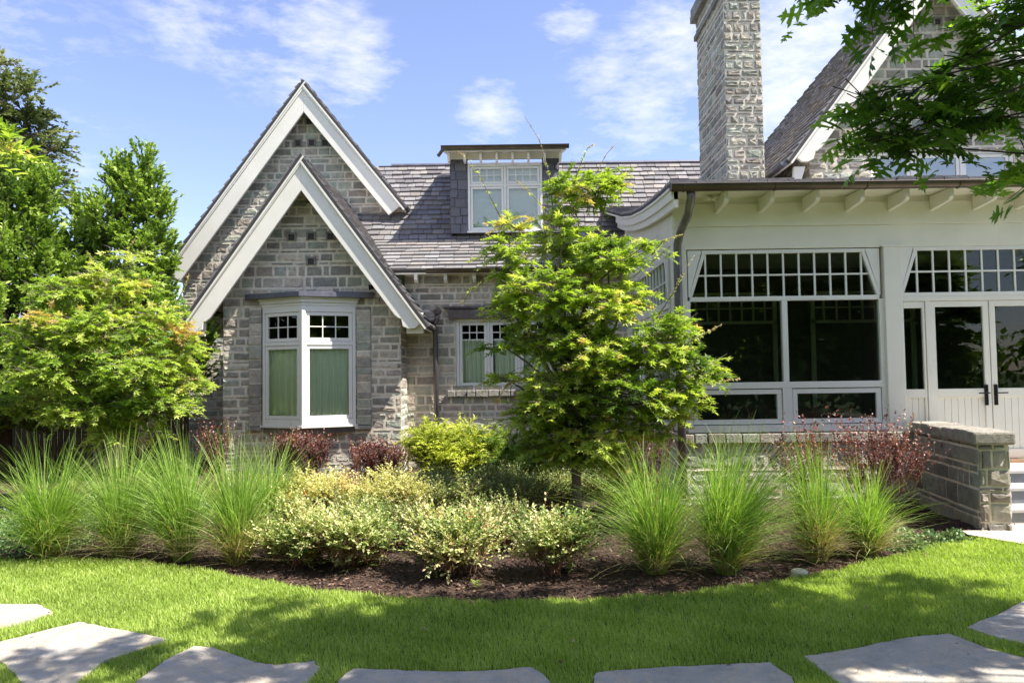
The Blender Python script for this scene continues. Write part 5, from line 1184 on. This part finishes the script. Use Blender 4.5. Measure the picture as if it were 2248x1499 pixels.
grass_clump('brown-footed fountain grass in front of the red shrub', 1795, 1228, 1.0, .36, 308, 750, .6, up=1.1)
grass_clump('short bright fountain grass nearest the garden wall', 1905, 1215, .82, .45, 309, 950, .35, up=.8)
# ------------------------------------------------------------------ ground cover, mulch chips, lawn blades
def cover(name, label, area_pts, n, mat, seed, h, lsz):
    rg = np.random.default_rng(seed); P = []
    for (x, y, rx, ry, w) in area_pts:
        k = int(n * w); a = rg.uniform(0, 2 * math.pi, k); r = np.sqrt(rg.random(k)); rr_ = 1 + .2 * np.sin(a * 5 + x)
        P.append(np.stack([x + np.cos(a) * r * rx * rr_, y + np.sin(a) * r * ry * rr_, rg.random(k) * h * (1 - r ** 3 * .8) * (1 + .4 * np.sin(x * 9 + np.cos(a) * r * 6))], -1))
    P = np.concatenate(P); n = len(P); P[:, 2] += bed_z(P[:, 0], P[:, 1])
    return leaves(name, OVAL, P, unit(rg.normal(size=(n, 3)) + np.array([0, 0, .2])), rg.normal(size=(n, 3)) * .5 + np.array([0, 0, 1]), lsz * rg.uniform(.6, 1.3, n), rg.random(n), M[mat], None, label=label, cat='ground cover', kind='stuff')
a_, b_, c_ = gp(40, 1190), gp(170, 1180), gp(330, 1170)
cover('ground_cover', 'low mounded green ground cover behind the left grasses', [(a_.x, a_.y, .7, .8, .35), (b_.x, b_.y + .2, .6, .8, .3), (c_.x, c_.y + .5, .5, .6, .2), (a_.x + .3, a_.y + 1.2, .9, .8, .25)], 22000, 'vine', 401, .26, .035)
a_, b_ = gp(2000, 1205), gp(2090, 1190)
cover('ground_cover', 'glossy white-flecked creeper spilling at the foot of the garden wall', [(a_.x, a_.y + .1, .30, .22, .45), (b_.x - .05, b_.y + .05, .28, .16, .35), (a_.x + .15, a_.y + .35, .3, .2, .2)], 5200, 'vine', 402, .11, .034)
rg = np.random.default_rng(55)
n = 52000; cx = rg.uniform(-6, 6, n); cy = wob(cx) + rg.random(n) ** 1.6 * 4.2 - .02; cz_ = bed_z(cx, cy) + rg.uniform(.0, .016, n)
clump = np.sin(cx * 5.3 + np.sin(cy * 4)) * np.sin(cy * 6.1 + cx)
leaves('wood_chips', diamond(.2, .0), np.stack([cx, cy, cz_], -1), rg.normal(size=(n, 3)) * np.array([1, 1, .25]), rg.normal(size=(n, 3)) * .45 + np.array([0, 0, 1]), .042 * rg.uniform(.35, 1.25, n), .35 + .18 * clump + rg.normal(0, .22, n), M['chips'], None, label='scattered brown wood-chip mulch covering the bed', cat='mulch', kind='stuff')
# stepping stones
flag_px = [([(-60, 1335), (0, 1330), (85, 1330), (103, 1340), (118, 1349), (60, 1370), (0, 1384), (-60, 1400)], 'pale flagstone cut off by the left edge, farthest of the row'),
           ([(-20, 1418), (60, 1398), (173, 1369), (216, 1377), (300, 1393), (372, 1408), (300, 1432), (225, 1457), (175, 1499), (140, 1530), (60, 1520), (20, 1470), (-20, 1445)], 'large shaded flagstone at the lower left, second from the left edge'),
           ([(300, 1499), (360, 1455), (425, 1423), (470, 1426), (520, 1445), (560, 1459), (605, 1465), (690, 1456), (705, 1472), (680, 1500), (560, 1600), (260, 1580)], 'bluish flagstone with stepped edge in front of the left lawn shadow'),
           ([(720, 1530), (745, 1497), (775, 1472), (870, 1476), (960, 1480), (1050, 1478), (1165, 1470), (1200, 1490), (1240, 1560), (1000, 1640), (760, 1620)], 'flagstone at the bottom centre-left, straight upper edge'),
           ([(1300, 1520), (1306, 1481), (1400, 1473), (1480, 1468), (1600, 1463), (1690, 1459), (1735, 1490), (1770, 1560), (1560, 1640), (1320, 1600)], 'pale flagstone at the bottom centre-right'),
           ([(1765, 1446), (1830, 1437), (1900, 1424), (1970, 1408), (2080, 1394), (2130, 1412), (2180, 1432), (2260, 1452), (2330, 1500), (2200, 1600), (1900, 1560), (1850, 1510)], 'large flagstone at the lower right'),
           ([(2120, 1381), (2190, 1352), (2260, 1318), (2330, 1330), (2380, 1400), (2300, 1440), (2248, 1418), (2180, 1402)], 'sunlit flagstone cut off by the right edge')]
FL = []
for i, (pl, lab) in enumerate(flag_px):
    q = [gp(*p) for p in pl]; q = [(p.x, p.y) for p in q]
    if area(q) < 0: q = q[::-1]
    rr = random.Random(i); ring = []
    for j in range(len(q)):
        a, b2 = q[j], q[(j + 1) % len(q)]
        for k in range(4): ring.append((a[0] + (b2[0] - a[0]) * k / 4 + rr.uniform(-.008, .008), a[1] + (b2[1] - a[1]) * k / 4 + rr.uniform(-.008, .008)))
    FL.append(q); mb = MB(); mb.prism(ring, -.04, .018, 'xy')
    o = mb.build('stepping_stone', M['flag'], None, bevel=.006, label=lab, cat='stepping stone', group='irregular flagstones set in the lawn')
def inside(poly, x, y, grow=0.0):
    c = np.zeros(len(x), bool); n = len(poly)
    for i in range(n):
        x0, y0 = poly[i]; x1, y1 = poly[(i + 1) % n]
        m_ = ((y0 > y) != (y1 > y)); xi = (x1 - x0) * (y - y0) / (y1 - y0 + 1e-12) + x0; c ^= m_ & (x < xi)
    return c
n = 420000; gy = 3.2 + (rg.random(n) ** 1.25) * 4.6; gx2 = rg.uniform(-1, 1, n) * (.70 * gy + .25)
ok = gy < wob(gx2) + .012
for q in FL: ok &= ~inside(q, gx2, gy)
ok &= ~((gx2 > pv[0].x - .1) & (gy > 7.55))
gx2, gy = gx2[ok], gy[ok]; n = len(gx2); print('lawn blades', n)
patch = .5 + .5 * np.sin(gx2 * 2.3 + 1.2 * np.sin(gy * 1.9)) * np.sin(gy * 2.9 + gx2 * .8)
h = (.026 + .022 * rg.random(n)) * (.85 + .3 * patch); wdt = .0019 * (gy / 4.5) * rg.uniform(.8, 1.4, n)
aa = rg.uniform(0, 2 * math.pi, n); lean_ = rg.random(n) * .9; la = rg.uniform(0, 2 * math.pi, n) * .7 + 2.0 * patch
b0 = np.stack([gx2, gy, np.full(n, -.004)], -1); sd = np.stack([np.cos(aa), np.sin(aa), np.zeros(n)], -1); ln = np.stack([np.cos(la), np.sin(la), np.zeros(n)], -1)
mid = b0 + ln * (h * lean_ * .35)[:, None] + np.array([0, 0, 1]) * (h * .6)[:, None]; tip = b0 + ln * (h * lean_)[:, None] + np.array([0, 0, 1]) * h[:, None]
V = np.stack([b0 - sd * wdt[:, None], b0 + sd * wdt[:, None], mid - sd * wdt[:, None] * .8, mid + sd * wdt[:, None] * .8, tip], 1)
T = np.array([(0, 1, 3), (0, 3, 2), (2, 3, 4)])[None] + (np.arange(n) * 5)[:, None, None]
np_mesh('grass', V.reshape(-1, 3), T.reshape(-1, 3), np.repeat(np.clip(.42 + .28 * (patch - .5) + .12 * np.sin(gx2 * 7 + gy * 5) * np.sin(gy * 9) + rg.normal(0, .2, n), 0, 1), 5), M['grass'], None, label='short bright green lawn grass', cat='grass', kind='stuff')
k = 46; fxx = rg.uniform(-3.6, 4.2, k); fyy = rg.uniform(4.0, 7.0, k); o_ = fyy < lawn_y(fxx) + .5; fxx, fyy = fxx[o_], fyy[o_]; k = len(fxx)
leaves('fallen_leaves', OVAL, np.stack([fxx, fyy, np.full(k, .042)], -1), rg.normal(size=(k, 3)) * np.array([1, 1, .2]), rg.normal(size=(k, 3)) * .4 + np.array([0, 0, 1]), rg.uniform(.018, .034, k), rg.uniform(.6, 1, k), M['chips'], None, label='few small dry leaves scattered over lawn and stones', cat='fallen leaves', kind='stuff')
# small weed seedlings in the soil
for (px, py, lab) in ((1045, 1290, 'tiny bright green seedling in the bare soil below the open variegated shrub'), (190, 1195, 'tiny green seedling in the soil left of the second fountain grass')):
    g = gp(px, py); k = 10; a = rg.uniform(0, 2 * math.pi, k); P = np.stack([g.x + np.cos(a) * .01, g.y + np.sin(a) * .01, np.full(k, float(bed_z(g.x, g.y)) + .02) + rg.random(k) * .05], -1)
    leaves('seedling', OVAL, P, np.stack([np.cos(a), np.sin(a), np.full(k, .6)], -1), np.tile([0, 0, 1.0], (k, 1)), np.full(k, .045), rg.random(k) * .4 + .5, M['grass'], None, label=lab, cat='plant', group='seedlings in the soil')
# valve cover
g = gp(1755, 1262); vc = empty('drain_cap', (g.x, g.y, 0), label='round cream plastic drain cap at the lawn edge', cat='drain cap')
m = MB(); k = 28; z0 = -.03; m.tube([(g.x, g.y, z0), (g.x, g.y, .032), (g.x, g.y, .036)], [.064, .064, .060], k); m.build('pipe_collar', M['plastic'], vc, bevel=.002)
m = MB(); m.tube([(g.x, g.y, .037), (g.x, g.y, .044)], [.054, .051], k); m.box(g.x - .02, g.x + .02, g.y - .008, g.y + .008, .0445, .052); m.build('plug', M['plastic'], vc, bevel=.002)
# wooden fence behind the hollies
fe = empty('board_fence', (-8, 14.3, 0), label='weathered board fence in the shade behind the left trees', cat='fence')
m = MB(); x = -13.0; rr = random.Random(6)
while x < -6.05:
    w = .11; m.box(x, x + w - .014, 14.3, 14.32, -.05, 1.45 + rr.uniform(-.015, .015)); x += w
m.build('boards', M['fence'], fe)
for z in (.35, 1.15): m = MB(); m.box(-13, -6.05, 14.321, 14.36, z, z + .09); m.build('rail', M['fence'], fe)
